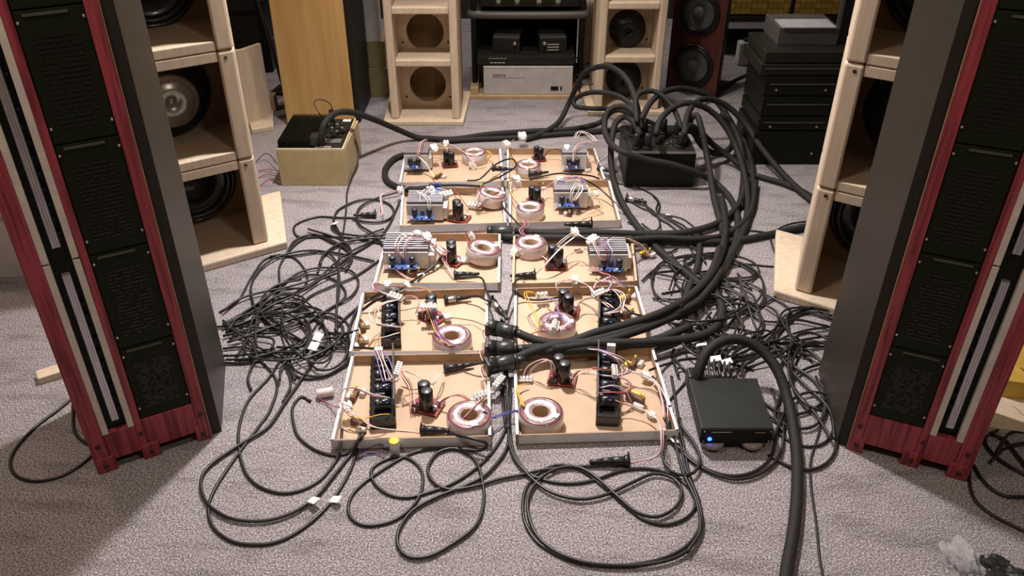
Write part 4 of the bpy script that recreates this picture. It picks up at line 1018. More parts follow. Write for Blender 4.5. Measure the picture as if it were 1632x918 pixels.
# film capacitors on the carpet
p = P(520, 632); t = thing('film_capacitor', p, R(18), 'white cylindrical film capacitor on carpet left of the nearest left tray', 'capacitor')
MB().cyl((-0.025, 0, 0.014), 0.0135, 0.046, 20, 'x').build('capacitor_body', 'wrap', t)
leads(t, [(509, 625, .014), (507, 635, .01), (520, 642, .006), (535, 648, .02), (541, 648, .04)], ['wire_red', 'wire_blue'], 0.003, 0.0012)
p = P(630, 722); t = thing('film_capacitor', p, 0, 'upright grey capacitor with yellow top before the nearest left tray', 'capacitor')
MB().cyl((0, 0, 0), 0.0125, 0.040, 20).build('capacitor_body', 'card_grey', t); MB().cyl((0, 0, 0.040), 0.0128, 0.003, 20).build('capacitor_top', 'plastic_yellow', t)
leads(t, [(620, 712, .02), (605, 708, .02), (590, 714, .012), (575, 716, .008)], ['wire_blue', 'wire_brown'], 0.004, 0.0016)
leads(t, [(615, 727, .008), (600, 722, .006), (585, 722, .006), (570, 730, .006)], ['wire_red', 'wire_blue'], 0.004, 0.0014)
# blue terminal cluster over fourth left heatsink
p = P(694, 300, .09); t = thing('blue_terminal', p, 0, 'blue terminal cluster with capacitors above the heatsink in fourth left tray', 'component')
MB().box(-0.025, 0.02, -0.02, 0.02, 0, 0.004).build('board', 'board_blue', t); 
for k in range(4): MB().cyl((-0.018+0.011*k, 0.005*(k % 2), 0.004), 0.006, 0.016, 12).build('capacitor', 'wire_blue' if k % 2 else 'cap_top', t)
# audio plugs in the trays
xlr(712, 592, .008, 16, 'black audio plug near the back wall of nearest left tray')
xlr(675, 690, .008, -3, 'black audio plug at the front wall of nearest left tray', s=1.05)
xlr(712, 482, .010, 12, 'black and silver audio plug near the back of second left tray', True)
xlr(727, 442, .008, 5, 'black audio plug at the front wall of third left tray')
xlr(850, 442, .008, 185, 'black audio plug at the front left of third right tray')
xlr(997, 740, .003, 182, 'black audio plug lying on the carpet before the nearest right tray', s=1.15)
xlr(597, 346, .003, 182, 'black audio plug lying on carpet left of the fourth left tray')
xlr(1065, 660, .004, 100, 'black audio plug at the right wall of nearest right tray')
xlr(955, 272, .02, -25, 'black and silver audio plug right of the farthest right tray', True)
xlr(1000, 320, .004, -25, 'black and silver audio plug on carpet right of the fourth right tray', True)
xlr(845, 281, .02, 15, 'slim black audio plug between farthest right trays')
xlr(787, 272, .04, -5, 'black audio plug on the wall between farthest trays')
xlr(940, 362, .03, 180, 'black audio plug on carpet between fourth and third right trays', s=1.2)

# three fat multi-way plugs in the middle and their neighbours
for k, (u, v, an, lb) in enumerate(((792, 524, -22, 'fat black multi-way plug over the gap, uppermost of the three'),
                                    (790, 555, -4, 'fat black multi-way plug over the gap, middle of the three'),
                                    (790, 582, 18, 'fat black multi-way plug over the gap, lowest of the three'))):
    p = P(u, v, .055); t = thing('multiway_plug', p, R(an), lb, 'connector', 'three fat multi-way plugs'); t.scale = (0.85, 0.85, 0.85)
    MB().cyl((0, 0, 0), 0.026, 0.062, 24, 'x').build('plug_body', 'plug_grey', t)
    MB().lathe([(0.0285, -0.022), (0.0285, 0.004), (0.020, 0.004)], 24, axis='x').build('locking_ring', 'plug_black', t)
    MB().box(-0.036, -0.022, -0.026, 0.026, -0.024, 0.024).build('panel_socket', 'plug_black', t, 0.003)
    MB().cyl((0.062, 0, 0), 0.027, 0.012, 24, 'x').build('end_cap', 'plug_black', t)
    MB().cyl((0.074, 0, 0), 0.016, 0.03, 16, 'x', r2=0.012).build('strain_relief', 'plug_black', t)
    leads(t, [(u-18, v, .05), (u-28, v+5, .04), (u-22, v+22, .05), (u-12, v+30, .04)], ['wire_white', 'wire_red'], 0.004, 0.0014)
p = P(785, 370, .02); t = thing('multiway_plug', p, R(-4), 'fat dark plug lying between the fourth and third tray rows', 'connector')
MB().cyl((0, 0, 0.004), 0.022, 0.075, 20, 'x').build('plug_body', 'plug_grey', t); MB().cyl((-0.02, 0, 0.004), 0.02, 0.02, 16, 'x').build('locking_ring', 'plug_black', t)
xlr(786, 489, .055, -62, 'black plug with silver collar and white sleeve above the fat plugs', True, 1.2)
xlr(800, 520, .05, 80, 'slim black plug with silver tip beside the fat plugs', True, 0.9)
#CABLES
# ---------------------------------------------------------------- traced thin cables
def off(pts, ox, oy, sc_): return [((p[0]/sc_+ox), (p[1]/sc_+oy)) + tuple(p[2:]) for p in pts]
RT = 0.0042
T1 = []
def thin(pts, label, r=RT, **k): return cable(pts, r, label, **k)
# bottom left loops
thin([(455, 560), (430, 600), (395, 640), (380, 690), (386, 740), (405, 770), (440, 785), (475, 783), (510, 765), (535, 735), (543, 705, .03), (545, 685, .03)], 'thin black cable in the innermost left foreground loop, entering the nearest left tray')
thin([(520, 545), (490, 590), (455, 640), (427, 680), (383, 708), (332, 744), (320, 772), (332, 804), (370, 827), (421, 830), (466, 817), (504, 791), (530, 760), (561, 721), (572, 700, .045), (578, 690, .03)], 'black cable with the left of two white flags, left foreground loop', dz=.004, tags=(.80,))
thin([(400, 560), (440, 605), (432, 650), (412, 680), (376, 728), (341, 782), (332, 814), (341, 842), (370, 863), (408, 868), (447, 862), (491, 836), (529, 798), (558, 750), (571, 712), (576, 697, .045), (582, 690, .03)], 'black cable with the right of two white flags, outermost left foreground loop', tags=(.80,))
thin([(495, 640), (480, 632), (466, 650), (469, 680), (478, 699), (504, 718), (536, 726), (561, 720), (570, 706, .04), (575, 690, .03)], 'short hooked black cable left of the nearest left tray corner')
thin([(714, 691, .02), (740, 696, .045), (775, 706, .04), (765, 718, .01), (714, 714), (660, 721), (603, 753), (564, 785), (555, 814), (568, 833), (593, 838), (631, 828), (660, 804), (673, 776), (670, 747), (647, 729), (619, 731), (593, 747), (596, 769), (619, 788), (650, 793), (682, 785), (730, 766), (778, 728), (807, 680), (806, 640), (800, 600, .02)], 'black microphone cable from the plug in the nearest left tray, looping twice on the carpet')
thin([(814, 620, .01), (812, 660), (808, 712), (778, 753), (746, 772), (698, 791), (657, 814), (635, 846), (635, 871), (650, 887), (682, 887), (724, 865), (759, 836), (771, 798), (768, 763), (756, 731), (727, 715), (698, 721), (682, 744), (689, 766), (714, 780), (756, 775), (797, 763), (830, 757), (864, 749), (908, 745), (950, 742), (965, 741, .01)], 'black microphone cable looping before the nearest left tray to the carpet plug', dz=.003)
o3 = lambda p: off(p, 800, 680, 3.138)
thin([(808, 590, .02), (811, 640)] + o3([(40, 0), (60, 130), (130, 230), (220, 270), (330, 285), (450, 270), (600, 220), (720, 210), (850, 240), (940, 310), (970, 380), (930, 450), (830, 490), (720, 470), (620, 400), (520, 310), (400, 220), (300, 190), (200, 220), (120, 310), (105, 430), (140, 530), (220, 610), (380, 680), (600, 695), (800, 660), (930, 590), (995, 480), (985, 370), (940, 250), (910, 100), (890, 0)]) + [(1070, 600)], 'long black cable in the outer large loop before the nearest right tray')
thin([(804, 590, .02), (808, 640)] + o3([(30, 0), (50, 130), (120, 230), (230, 320), (380, 362), (520, 340), (650, 280), (760, 235), (860, 260), (900, 320), (870, 400), (780, 450), (680, 430), (580, 350), (480, 260), (390, 205), (290, 205), (190, 260), (132, 350), (135, 450), (180, 550), (280, 630), (450, 685), (700, 690), (880, 650), (970, 570), (1002, 480), (975, 350), (925, 230), (900, 120), (880, 30)]), 'long black cable in the inner large loop before the nearest right tray', dz=.006)
thin(o3([(890, -40), (900, 0), (960, 80), (990, 160), (960, 230), (880, 240), (820, 190), (800, 110), (830, 0), (850, -40)]), 'small ring of black cable at the right corner of nearest right tray', dz=.012)
thin([(1058, 665, .03)] + o3([(850, 30), (900, 100), (940, 150), (1020, 210), (1130, 245), (1250, 230), (1340, 160), (1370, 60), (1385, -60)]) + [(1230, 620)], 'black cable with white flags passing just before the small black unit', tags=(.08, .14))
thin([(1062, 668, .03)] + o3([(860, 70), (960, 180), (1100, 250), (1200, 262), (1310, 225), (1395, 130), (1410, -20)]) + [(1255, 610)], 'black cable in the outer arc before the small black unit', dz=.004)
thin([(1040, 600, .03), (1062, 640), (1075, 700), (1088, 750), (1110, 800), (1116, 845), (1095, 880)], 'black cable running down the right side of nearest right tray', dz=.01)
thin([(1240, 690), (1262, 705), (1290, 712), (1315, 705), (1330, 680), (1335, 640)], 'black cable arc between the small unit and the right tower')
thin([(1225, 725), (1265, 746), (1300, 747), (1325, 730), (1334, 700), (1330, 650), (1300, 600)], 'outermost black cable arc before the foot of the right tower', dz=.002)
thin([(1315, 640), (1305, 690), (1292, 735), (1293, 780), (1300, 830), (1305, 880), (1312, 925)], 'thin brown-black lead running down to the bottom edge at right', r=.003, m='cable_far')
# outside the towers
thin([(118, 632), (90, 655), (57, 680), (26, 714), (16, 740), (29, 760), (60, 767), (99, 758), (130, 740), (150, 722), (165, 700), (190, 640)], 'black cable loop on carpet left of the left tower')
thin([(117, 640), (117, 680), (126, 698), (145, 710), (160, 712)], 'short black cable bend at the left tower foot')
for k, q in enumerate(([(1560, 700), (1546, 745), (1550, 790), (1580, 820), (1640, 850)], [(1552, 742), (1570, 770), (1600, 790), (1640, 792)], [(1600, 680), (1570, 700), (1590, 730), (1640, 760)], [(1576, 690), (1600, 700), (1625, 730), (1640, 750)], [(1590, 720), (1610, 690), (1640, 690)], [(1615, 650), (1632, 665), (1645, 690)], [(1580, 735), (1605, 712), (1640, 705)])):
    thin(q, 'black cable lying on the carpet outside the right tower', group='cables outside the right tower', dz=.002*k)
# left field of cables
oL = lambda p: off(p, 340, 380, 3.98)
LT = [
 ([(40, 470), (160, 390), (240, 250), (320, 140), (420, 105), (520, 130), (590, 220), (580, 300), (480, 360), (300, 420), (140, 500), (60, 540)], 0),
 ([(20, 560), (200, 560), (400, 570), (600, 520), (780, 420), (840, 350), (780, 270), (640, 230), (480, 260), (330, 380), (300, 470), (360, 560), (520, 640), (640, 680), (840, 690)], .004),
 ([(100, 590), (380, 600), (560, 550), (760, 430), (880, 360), (920, 270), (860, 200), (700, 185), (560, 210), (430, 300), (370, 400), (360, 480), (420, 560)], .006),
 ([(60, 620), (280, 540), (250, 400), (240, 300), (290, 200), (400, 120), (560, 80), (700, 85), (780, 150), (800, 300), (780, 450), (780, 590)], .008),
 ([(1100, 40), (900, 0), (760, -10), (640, -20), (560, 10), (480, 80), (420, 180), (420, 290), (400, 400), (300, 440), (100, 530)], .002),
 ([(60, 460), (200, 370), (500, 300), (680, 240), (800, 190), (870, 120), (860, 50), (760, -10), (600, -60)], .010),
 ([(660, 220), (690, 120), (780, 50), (900, 0), (1080, -60)], .006),
 ([(1050, 140), (900, 240), (780, 290), (640, 350), (560, 400), (380, 450), (160, 560)], .004),
 ([(770, 580), (820, 520), (900, 450), (1000, 370), (1080, 335, .04)], .004),
 ([(880, 690), (860, 640), (865, 560), (920, 440), (1000, 380), (1090, 340, .04)], .008),
 ([(850, 600), (740, 600), (640, 620), (560, 680), (520, 680), (460, 760), (500, 860), (620, 890), (760, 850), (860, 780), (850, 650), (760, 610)], .002),
 ([(920, 580, .04), (800, 620), (700, 640), (560, 660), (500, 720), (490, 800), (560, 860), (700, 870), (840, 790), (880, 720)], .007),
 ([(600, 700), (620, 660), (700, 630), (800, 640), (850, 700), (820, 780), (740, 830), (660, 830), (610, 780), (620, 730), (680, 720)], .010),
 ([(1040, 700, .04), (860, 690), (640, 680), (480, 600), (380, 560), (300, 460), (320, 360), (420, 290), (560, 260)], .012),
 ([(60, 700), (180, 690), (300, 720), (420, 760), (470, 830), (490, 930), (440, 1040)], .004),
 ([(60, 745), (180, 740), (320, 720), (430, 740), (480, 820), (520, 900)], .008),
 ([(60, 790), (180, 790), (300, 770), (390, 700), (280, 760), (220, 880), (240, 960)], .003),
 ([(80, 770), (240, 760), (400, 720), (560, 720), (620, 640), (600, 560), (480, 500), (300, 500), (120, 560)], .012),
 ([(100, 640), (260, 620), (380, 640), (360, 700), (280, 690), (270, 560), (300, 440), (420, 360), (560, 370), (570, 420), (460, 470), (280, 480)], .014),
 ([(60, 520), (160, 600), (240, 660), (280, 760)], .010),
 ([(70, 540), (200, 620), (260, 500), (380, 420), (520, 360), (680, 260), (780, 220)], .012),
 ([(80, 600), (220, 480), (360, 420), (540, 420), (660, 520), (740, 600)], .006),
 ([(60, 560), (240, 440), (420, 330), (600, 300), (780, 150), (860, 90), (1020, 10)], .010),
 ([(90, 660), (260, 600), (420, 540), (560, 500), (620, 600), (560, 720), (440, 800), (420, 900)], .014),
 ([(100, 580), (160, 500), (320, 470), (480, 480), (600, 580), (560, 680), (400, 690)], .017),
]
for q, dz in LT:
    thin(oL(q), 'thin black cable in the tangle between left tower and trays', group='cables of the left tangle', dz=dz, r=.0038)
rnd = random.Random(11)
def tangle(poly_c, ext, n, label, group, rr=(0.08, 0.2), zmax=0.03, mat_='cable', r=(0.0032, 0.0040), turns=(0.8, 2.2)):
    for k in range(n):
        cx = rnd.gauss(poly_c[0], ext[0]); cy = rnd.gauss(poly_c[1], ext[1]); ra = rnd.uniform(*rr); rb = ra*rnd.uniform(0.35, 0.9)
        a0 = rnd.uniform(0, 6.28); tu = rnd.uniform(*turns)*6.28; rot = rnd.uniform(0, 3.14); dr = Vector((rnd.uniform(-.1, .1), rnd.uniform(-.1, .1), 0)); pts = []
        m_ = max(6, int(tu/0.7)); sgn = rnd.choice((-1, 1)); zb = rnd.uniform(0, zmax)
        for i in range(m_+1):
            a = a0+sgn*tu*i/m_; q = ra*(1+0.25*i/m_+0.06*math.sin(i*0.8+k)); x = q*math.cos(a); y = rb*(1+0.2*i/m_)*math.sin(a)
            p = Vector((cx+x*math.cos(rot)-y*math.sin(rot), cy+x*math.sin(rot)+y*math.cos(rot), 0.004+zb*(0.5+0.5*math.sin(i*0.9+k)))) + dr*(i/m_)
            pts.append(p)
        lim = LIM
        for p in pts: lim(p)
        cable(pts, rnd.uniform(*r), label, group=group, world=True, m=mat_)
def LIM(p):
    if p.x > 0:
        p.x = min(max(p.x, 0.485), 0.90); 
        if p.y < 1.84 and p.x < 0.72 and p.x > 0.45: p.y = 1.84 + (p.y % 0.05)
    else:
        p.x = max(min(p.x, -0.49), -0.80)
tangle((-0.70, 2.02), (0.045, 0.07), 3, 'thin black cable in the tangle between left tower and trays', 'cables of the left tangle', (0.09, 0.17), 0.03)
# upper left field
oM = lambda p: off(p, 400, 180, 3.98)
thin(oM([(520, 60, .19), (470, 40, .24), (430, 0, .30), (400, -70, .32), (440, -85, .32), (500, -60, .28), (520, 0, .21)]), 'thin wire loop standing above the plate amplifier', r=.0022)
thin(oM([(520, 70, .18), (600, 110, .16), (650, 160, .12), (680, 250, .06), (670, 340, .02), (640, 410), (610, 500), (605, 600), (585, 760), (565, 850)]) + [(540, 410), (537, 480), (537, 530)], 'long thin black cord running from the plate amplifier down to the left tangle', r=.0035, dz=.005)
for q, dz, lb in (
 ([(680, 665), (560, 665), (420, 660), (300, 700), (270, 740), (310, 790), (450, 790), (540, 830), (620, 880), (640, 930)], 0, 'black cable from the plug left of the fourth left tray, widest loop'),
 ([(640, 940), (620, 870), (530, 700), (530, 660), (560, 610), (680, 555), (800, 550), (890, 590), (900, 650), (830, 690), (720, 690), (640, 670)], .004, 'black cable ringed around the carpet plug left of fourth left tray'),
 ([(940, 500, .02), (800, 540), (700, 590), (670, 650), (690, 710), (780, 770), (840, 840)], .007, 'black cable leaving the fourth left tray corner and bending down'),
 ([(940, 570), (910, 640), (870, 720), (800, 800), (640, 900), (560, 960)], .003, 'black cable slanting away from the fourth left tray'),
 ([(880, 770), (700, 780), (560, 760), (510, 720), (540, 700)], .006, 'black cable under the third and fourth left trays, white flag near its end'),
 ([(860, 795), (700, 800), (560, 830), (460, 900), (440, 960)], .009, 'black cable from the third left tray corner curving left'),
 ([(220, 900), (280, 810), (400, 770), (520, 820), (600, 860), (640, 920), (600, 1000)], .006, 'black cable arc before the left birch column'),
 ([(120, 910), (260, 905), (440, 880), (600, 900), (780, 940)], .004, 'nearly straight black cable crossing before the left birch column')):
    thin(oM(q), lb, dz=dz, tags=((.97,) if 'flag' in lb else ()))
for k, q in enumerate(([(442, 262, .03), (430, 247, .04), (420, 246, .03), (408, 258, .01)], [(443, 272, .02), (425, 270, .01), (412, 273)], [(445, 282, .02), (425, 278, .012), (410, 284)], [(446, 290, .02), (430, 286), (415, 296)])):
    thin(q, 'thin dark lead coming out left of the tan amplifier box', r=.0018, m='cable' if k == 0 else 'wire_red', group='leads left of the tan box')
for u, v, lb in ((507, 537, 'upper white tape flag on the left tangle'), (500, 552, 'lower white tape flag on the left tangle')):
    p = P(u, v, .03); t = MB().prism([(-0.012, -0.015), (0.014, -0.012), (0.012, 0.016), (-0.014, 0.012)], 0, 0.0015).build('tape_flag', 'tape'); t.location = p; t.rotation_euler = (R(20), R(10), R(-20)); tag(t, lb, 'tape')
# ---------------------------------------------------------------- right field
RG = 'cables of the right tangle'; RL = 'thin black cable in the tangle between trays and right tower'
oR = lambda p: off(p, 1040, 300, 3.53)
RTc = [
 ([(0, 250), (200, 235), (400, 210), (520, 235), (640, 250), (720, 280), (780, 350), (770, 410), (700, 440), (560, 430), (400, 410)], 0),
 ([(960, 180), (780, 200), (680, 250), (665, 290), (700, 400), (730, 500), (700, 600), (600, 660), (500, 690), (420, 680), (390, 600)], .004),
 ([(400, 450), (520, 430), (575, 465), (550, 500), (420, 510), (300, 560)], .004),
 ([(360, 500), (500, 520), (620, 580), (620, 650), (520, 690), (430, 690), (390, 640), (380, 560)], .008),
 ([(370, 520), (480, 600), (580, 660), (610, 760), (560, 840)], .012),
 ([(480, 480, .06), (500, 600, .04), (480, 680), (420, 780), (340, 820)], .004),
 ([(490, 490, .06), (530, 640, .03), (580, 780), (640, 900)], .004),
 ([(600, 580), (720, 640), (780, 700), (720, 750), (600, 740), (540, 680)], .006),
 ([(1000, 690), (880, 670), (760, 680), (720, 730), (780, 820), (860, 870)], .010),
 ([(1010, 720), (900, 680), (800, 710), (700, 780), (620, 850), (560, 910)], .006),
 ([(1010, 740), (860, 700), (760, 760), (660, 880)], .004),
 ([(1000, 780), (860, 800), (720, 850), (680, 920)], .008),
 ([(1000, 830), (860, 850), (740, 870), (620, 860)], .010),
 ([(1000, 860), (900, 880), (800, 870), (760, 780), (770, 700), (900, 670)], .014),
 ([(1000, 890), (860, 890), (800, 900), (740, 960), (700, 1040)], .006),
 ([(0, 620), (160, 620), (200, 540), (330, 480), (420, 500), (560, 570)], .004),
 ([(20, 480), (120, 500), (260, 540), (400, 560), (560, 640)], .012),
 ([(60, 400), (200, 470), (340, 470), (440, 540), (560, 600), (600, 700)], .016),
 ([(100, 360), (180, 460), (320, 520), (460, 560)], .010),
 ([(-140, 190), (-60, 220), (20, 300), (80, 360), (140, 340)], .004),
 ([(0, 40), (40, 90), (30, 160), (90, 200), (140, 240)], .003),
 ([(-60, 60), (0, 140), (60, 160), (130, 200), (190, 240)], .006),
 ([(-80, 90), (-20, 110), (30, 160), (40, 220), (0, 240), (-60, 200)], .009),
 ([(10, 350), (120, 300), (240, 340), (300, 420)], .007),
 ([(-60, 520), (40, 440), (160, 440), (230, 400), (200, 320), (120, 300)], .005),
]
for q, dz in RTc: thin(oR(q), RL, r=.0036, group=RG, dz=dz)
for q, dz in (
 ([(1330, 545), (1290, 530), (1262, 545), (1258, 600), (1280, 640), (1310, 655)], .02),
 ([(1335, 555), (1300, 545), (1270, 560), (1262, 610), (1300, 660), (1325, 700)], .014),
 ([(1328, 575), (1280, 590), (1250, 620), (1235, 660), (1250, 690)], .006),
 ([(1330, 630), (1290, 625), (1260, 640), (1240, 680), (1232, 700)], .010),
 ([(1215, 640), (1250, 660), (1290, 655), (1320, 630), (1330, 600)], .004),
 ([(1212, 655), (1260, 680), (1295, 680), (1315, 655), (1300, 610), (1260, 580)], .007),
 ([(1330, 600), (1300, 570), (1240, 560), (1190, 580), (1180, 600)], .012),
 ([(1320, 520), (1260, 510), (1230, 540), (1270, 600), (1320, 650), (1330, 700)], .009)):
    thin(q, 'thin black cable curling between the small unit and right tower foot', group='cables at the right tower foot', dz=dz)
tangle((0.72, 2.08), (0.07, 0.09), 8, RL, RG, (0.08, 0.20), 0.035)
tangle((0.64, 2.40), (0.06, 0.10), 3, RL, RG, (0.08, 0.18), 0.02)
for k in range(7):
    x = 1124+k*8
    ordn = ['leftmost', 'second from left', 'third from left', 'middle', 'third from right', 'second from right', 'rightmost'][k]
    thin([(x-6, 604, .047), (x-10, 585, .055), (x-12+k*2, 560, .045), (x+k*8-10, 545, .02), (x+k*18, 530+k*4, .01), (x+60+k*14, 545+k*6, .008)], 'black lead plugged into the back of the small unit, %s of seven' % ordn, r=.0040, group='leads at the back of the small unit', tags=((.45,) if k in (0, 2, 4) else ()))
for q, lb in (([(1045, 575, .04), (1085, 563), (1130, 563), (1190, 570), (1240, 560)], 'upper black cable with a white sleeve leaving the nearest right tray'),
              ([(1035, 590, .04), (1070, 578), (1110, 571), (1160, 578), (1200, 590)], 'lower black cable leaving the nearest right tray to the right'),
              ([(985, 480, .03), (1010, 500, .04), (1040, 505), (1090, 520)], 'black cable leaving the second right tray to the right'),
              ([(1065, 640), (1090, 612), (1110, 590), (1150, 560)], 'short slanting black cable left of the small black unit'),
              ([(955, 272, .03), (985, 292), (1020, 300), (1048, 318), (1048, 338), (1090, 360), (1110, 385)], 'black cable from the plug right of the farthest right tray'),
              ([(1005, 322), (1030, 335), (1060, 342), (1090, 350), (1120, 375)], 'black cable with white flag beside the fourth right tray'),
              ([(925, 283, .10), (955, 300, .06), (985, 328, .03), (1010, 350), (1045, 400)], 'black cable running off the fourth right heatsink to the right tangle'),
              ([(770, 293, .05), (800, 280, .06), (822, 265, .06), (815, 253, .06), (790, 262, .06), (765, 285, .04), (745, 288, .02)], 'thin black cable loop over the wall between the farthest trays'),
              ([(845, 285, .04), (885, 277, .07), (905, 277, .09), (940, 280, .07), (955, 285, .05)], 'thin black cable draped across the farthest right tray'),
              ([(805, 300, .045), (800, 325, .04), (815, 345, .04), (835, 365, .03), (860, 385, .03)], 'thin black cable over the left wall of fourth right tray'),
              ([(727, 442, .02), (765, 442, .03), (775, 462, .05), (785, 485, .06)], 'black cord from the plug in third left tray to the fat plugs'),
              ([(735, 475, .02), (760, 472, .04), (778, 480, .05)], 'black cord behind the silver collared plug in second left tray'),
              ([(740, 585, .02), (760, 580, .04), (785, 575, .05)], 'black cord from the plug in nearest left tray to the fat plugs'),
              ([(835, 442, .02), (822, 448, .04), (820, 462, .05), (835, 475, .02), (860, 478, .015), (890, 474, .015)], 'black cord over the back wall of second right tray'),
              ([(800, 530, .04), (808, 500, .03), (815, 475, .04), (822, 462, .045)], 'thin black cord rising from the slim plug beside the fat plugs')):
    thin(q, lb, tags=((.5,) if 'white' in lb else ()), r=.0036)
for (u, v, rz_, lb) in ((1140, 572, 5, 'larger white tape flag standing behind the small black unit'), (1158, 577, 20, 'smaller white tape flag standing behind the small black unit')):
    p = P(u, v, .055); t = MB().prism([(-0.016, -0.008), (0.015, -0.010), (0.017, 0.008), (-0.012, 0.011)], 0, 0.002).build('tape_flag', 'tape'); t.location = p; t.rotation_euler = (R(15), R(-12), R(rz_)); tag(t, lb, 'tape')
# black cord pulled from front right tray plug
thin([(708, 398, .05), (695, 420, .03), (670, 440, .015), (655, 450, .045), (630, 465, .05), (600, 478, .045), (570, 500)], 'black cable with white sleeve crossing from third left tray to second left tray', r=.0048, tags=(.05,))
# strands hanging in the gap between the front trays
for k in range(3):
    thin([(797+k*5, 596, .03), (799+k*5, 620), (802+k*4, 650), (806+k*2, 684)], 'black cable in the gap between the two nearest trays', group='cables in the gap between the nearest trays', dz=.004*k)

# ---------------------------------------------------------------- thick snake cables
RS = 0.013
def thick(pts, label, r=RS, dz=0.0, **k): return cable(pts, r, label, name='snake_cable', m='snake', cat='cable', dz=dz, step=0.02, n=10, **k)
thick([(1112, 612, .055), (1113, 595, .085), (1122, 568, .12), (1140, 549, .14), (1165, 541, .14), (1192, 545, .13), (1218, 562, .11), (1240, 592, .08), (1255, 635, .04), (1264, 680, .018), (1270, 730), (1270, 790), (1264, 850), (1255, 900), (1250, 940)], 'thick braided cable arching from the small black unit down to the bottom edge', r=.0145)
thick([(826, 531, .055), (842, 538, .055), (870, 546, .06), (905, 546, .06), (950, 530, .07), (1000, 517, .07), (1050, 500, .07), (1095, 475, .06), (1130, 440, .05), (1150, 400, .04), (1156, 360, .03), (1150, 315, .02)], 'thick cable from the uppermost fat plug rising to the right')
thick([(822, 557, .05), (880, 552, .05), (930, 546, .06), (1000, 528, .06), (1055, 508, .05), (1100, 488, .045), (1130, 462, .03), (1148, 430, .02), (1172, 395), (1192, 350), (1200, 300), (1195, 250, .03), (1175, 205, .08)], 'thick cable from the middle fat plug curving up past the power box')
thick([(818, 574, .05), (850, 560, .055), (900, 548, .06), (960, 547, .06), (1030, 546, .05), (1090, 541, .03), (1130, 530, .02), (1148, 508), (1148, 480), (1130, 455), (1120, 440)], 'thick cable from the lowest fat plug bending at the right tangle', r=.014)
thick([(860, 560, .05), (920, 558, .05), (990, 551, .045), (1050, 540, .03), (1100, 520, .03)], 'shorter thick cable lying under the bundle over the front right trays')
thick([(1020, 215, .21), (1010, 195, .23), (996, 186, .22), (982, 195, .20), (975, 222, .15), (974, 262, .08), (982, 300, .03), (1000, 338), (1030, 378), (1065, 412), (1100, 440), (1125, 462)], 'thick cable looping left of the power box and running down diagonally')
thick([(1022, 205, .22), (1012, 180, .26), (990, 169, .26), (970, 176, .24), (963, 200, .19), (970, 224, .165), (990, 241, 0, 3.065), (1030, 254, 0, 3.065), (1070, 262, 0, 3.07), (1110, 275, 0, 3.07), (1140, 292, .03), (1165, 318), (1176, 355), (1168, 400), (1145, 450)], 'thick cable looping over the front face of the power box')
thick([(1045, 215, .20), (1053, 190, .24), (1075, 170, .27), (1100, 164, .28), (1130, 175, .24), (1155, 200, .18), (1175, 240, .10), (1189, 290, .04), (1191, 340), (1175, 385), (1140, 430), (1105, 470)], 'thick cable in the high arch over the right of the power box')
thick([(1015, 195, .25), (1013, 160, .30), (1022, 148, .31), (1040, 145, .31), (1060, 156, .29), (1076, 178, .25), (1086, 205, .21)], 'short thick cable hoop joining two plugs of the power box', r=.011)
thick([(1022, 190, .25), (1038, 162, .28), (1060, 146, .29), (1090, 141, .28), (1120, 149, .25), (1145, 165, .20), (1175, 215, .10), (1185, 270, .03), (1180, 330)], 'thick cable sweeping from power box to the right side of the arch bundle')
thick([(1090, 215, .20), (1095, 185, .25), (1108, 164, .27), (1130, 158, .26), (1160, 170, .22), (1190, 200, .15), (1215, 238, .09), (1255, 285, .03), (1300, 325), (1330, 345)], 'thick cable leaving the power box to the foot of right birch column')
thick([(1098, 212, .17), (1101, 190, .23), (1110, 183, .25), (1118, 205, .21), (1128, 255, .11), (1138, 315, .04), (1150, 362), (1156, 400), (1146, 440), (1120, 480), (1080, 505, .03)], 'thick cable hanging straight in front of the power box right side')
thick([(1088, 218, .20), (1098, 200, .22), (1118, 212, .17), (1138, 232, .09), (1165, 252, .04), (1200, 278), (1250, 293), (1290, 312), (1320, 340)], 'thick cable lying behind the arches toward right birch column')
thick([(1098, 205, .20), (1106, 212, .17), (1122, 236, .09), (1145, 245, .05), (1165, 235, .05), (1168, 205, .10), (1150, 180, .17)], 'thick cable bow low at the right of the power box')
thick([(820, 368, .03), (880, 372, .03), (950, 371, .03), (1040, 373, .02), (1100, 369, .02), (1150, 352, .02), (1180, 320, .02), (1188, 280, .03)], 'upper thick cable running behind the third right tray')
thick([(800, 378, .02), (880, 379, .03), (960, 380, .03), (1050, 384, .02), (1160, 385), (1230, 373), (1290, 360), (1330, 345)], 'lower thick cable behind the third right tray reaching the right birch column')
thick([(960, 385, .05), (1050, 379, .04), (1110, 381, .03), (1160, 372, .02), (1195, 340, .02), (1205, 290, .02)], 'middle thick cable behind the third right tray', r=.011)
thick([(513, 226, .19), (513, 208, .235), (522, 190, .27), (540, 179, .27), (565, 180, .24), (600, 192, .16), (635, 207, .07), (670, 220), (720, 222), (780, 214), (850, 209), (910, 206), (955, 196, .03), (975, 178, .10), (1000, 172, .16)], 'thick cable arching out of the plate amplifier and along the back of the trays')
thick([(700, 226), (760, 222), (830, 219), (890, 214), (950, 210), (1010, 204)], 'second thick cable on the carpet behind the farthest trays', r=.012)
thick([(838, 222), (865, 212, .02), (890, 195, .03), (905, 168, 0, 3.84), (918, 140, 0, 3.82), (930, 118, 0, 3.79), (948, 108, 0, 3.74), (970, 106, 0, 3.66), (990, 117, 0, 3.56), (1005, 137, 0, 3.46), (1014, 165, 0, 3.34), (1020, 195, .22)], 'thick cable climbing from behind the trays in a hoop to the power box')
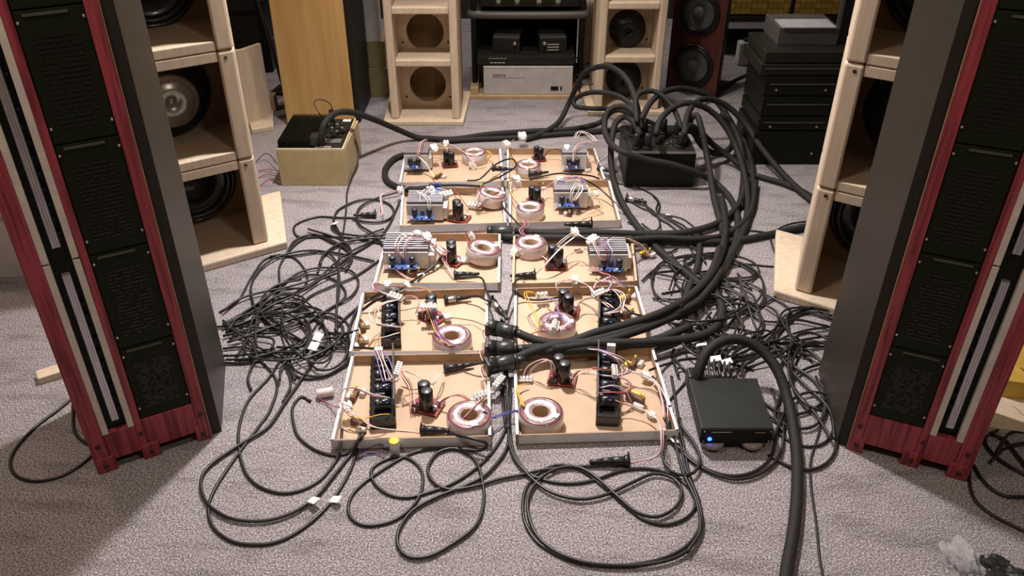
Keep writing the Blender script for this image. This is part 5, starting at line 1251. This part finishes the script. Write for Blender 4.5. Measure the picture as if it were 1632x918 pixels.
thick([(1018, 195, .24), (1008, 170, .26), (985, 153, .26), (955, 147, .24), (930, 150, .20), (915, 160, .16), (918, 170, .14), (945, 173, .14), (980, 174, .15), (1010, 182, .16)], 'thick cable in a flat loop left of the power box plugs', r=.011)
thick([(1000, 178, .10), (1025, 190, .08), (1060, 205, .02)], 'thick cable crossing behind the power box', r=.011)
thick([(660, 244), (632, 251), (615, 268), (616, 287), (635, 299), (660, 302, .045), (700, 298, .05)], 'thick cable bow at the left of the farthest left tray')
thick([(690, 296, .045), (730, 295, .05), (765, 297, .05)], 'short thin cable between farthest and fourth left trays', r=.005)
thick([(1150, 430, .03), (1130, 460, .04), (1100, 490, .04), (1050, 515, .05), (990, 536, .06), (940, 548, .06), (880, 556, .06)], 'thick cable in the middle of the bundle over the second right tray', r=.012)
thick([(1147, 395, .05), (1135, 430, .05), (1110, 465, .05), (1080, 490, .06)], 'short thick cable stacked on the bundle bend', r=.012)
thick([(1115, 385), (1112, 420), (1100, 455), (1085, 490)], 'thick cable under the bundle running down the right tangle', r=.011)
thick([(1190, 120, .03), (1165, 132, .02), (1140, 150, .02), (1110, 165, .03)], 'thick cable on the carpet between red speaker and black stack', r=.010)
for k in range(4):
    thin([(1210, 60+k*6, .02), (1195, 62+k*3, .02), (1175, 60+k*5, .02), (1160, 55, .02)], 'thin cable in the clutter behind the black stack', m='cable_far', group='cables behind the black stack')
thin([(1352, 122, .10), (1330, 135, .06), (1312, 165, .02), (1298, 190)], 'thin black lead hanging by the right of black stack', r=.003)

# ---------------------------------------------------------------- tell the tangled cables apart by where they lie
for o in list(bpy.data.objects):
    g = o.get('group')
    if g in ('cables of the left tangle', 'cables of the right tangle'):
        n = len(o.data.vertices); y = sum(v.co.y for v in o.data.vertices)/n + o.location.y; x = sum(v.co.x for v in o.data.vertices)/n + o.location.x
        side = 'left' if 'left' in g else 'right'
        if side == 'left':
            zone = 'beside the third left tray' if y > 2.32 else ('at the dense middle beside the second left tray' if y > 2.0 else 'beside the nearest left tray')
        else:
            zone = 'beside the fourth right tray' if y > 2.62 else ('beside the third right tray' if y > 2.28 else ('beside the second right tray' if x < 0.72 else 'near the right birch column base'))
            if y < 1.98: zone = 'just behind the small black unit'
        o['label'] = 'thin black cable in the %s tangle, %s' % (side, zone)
        o['group'] = g + ', ' + zone
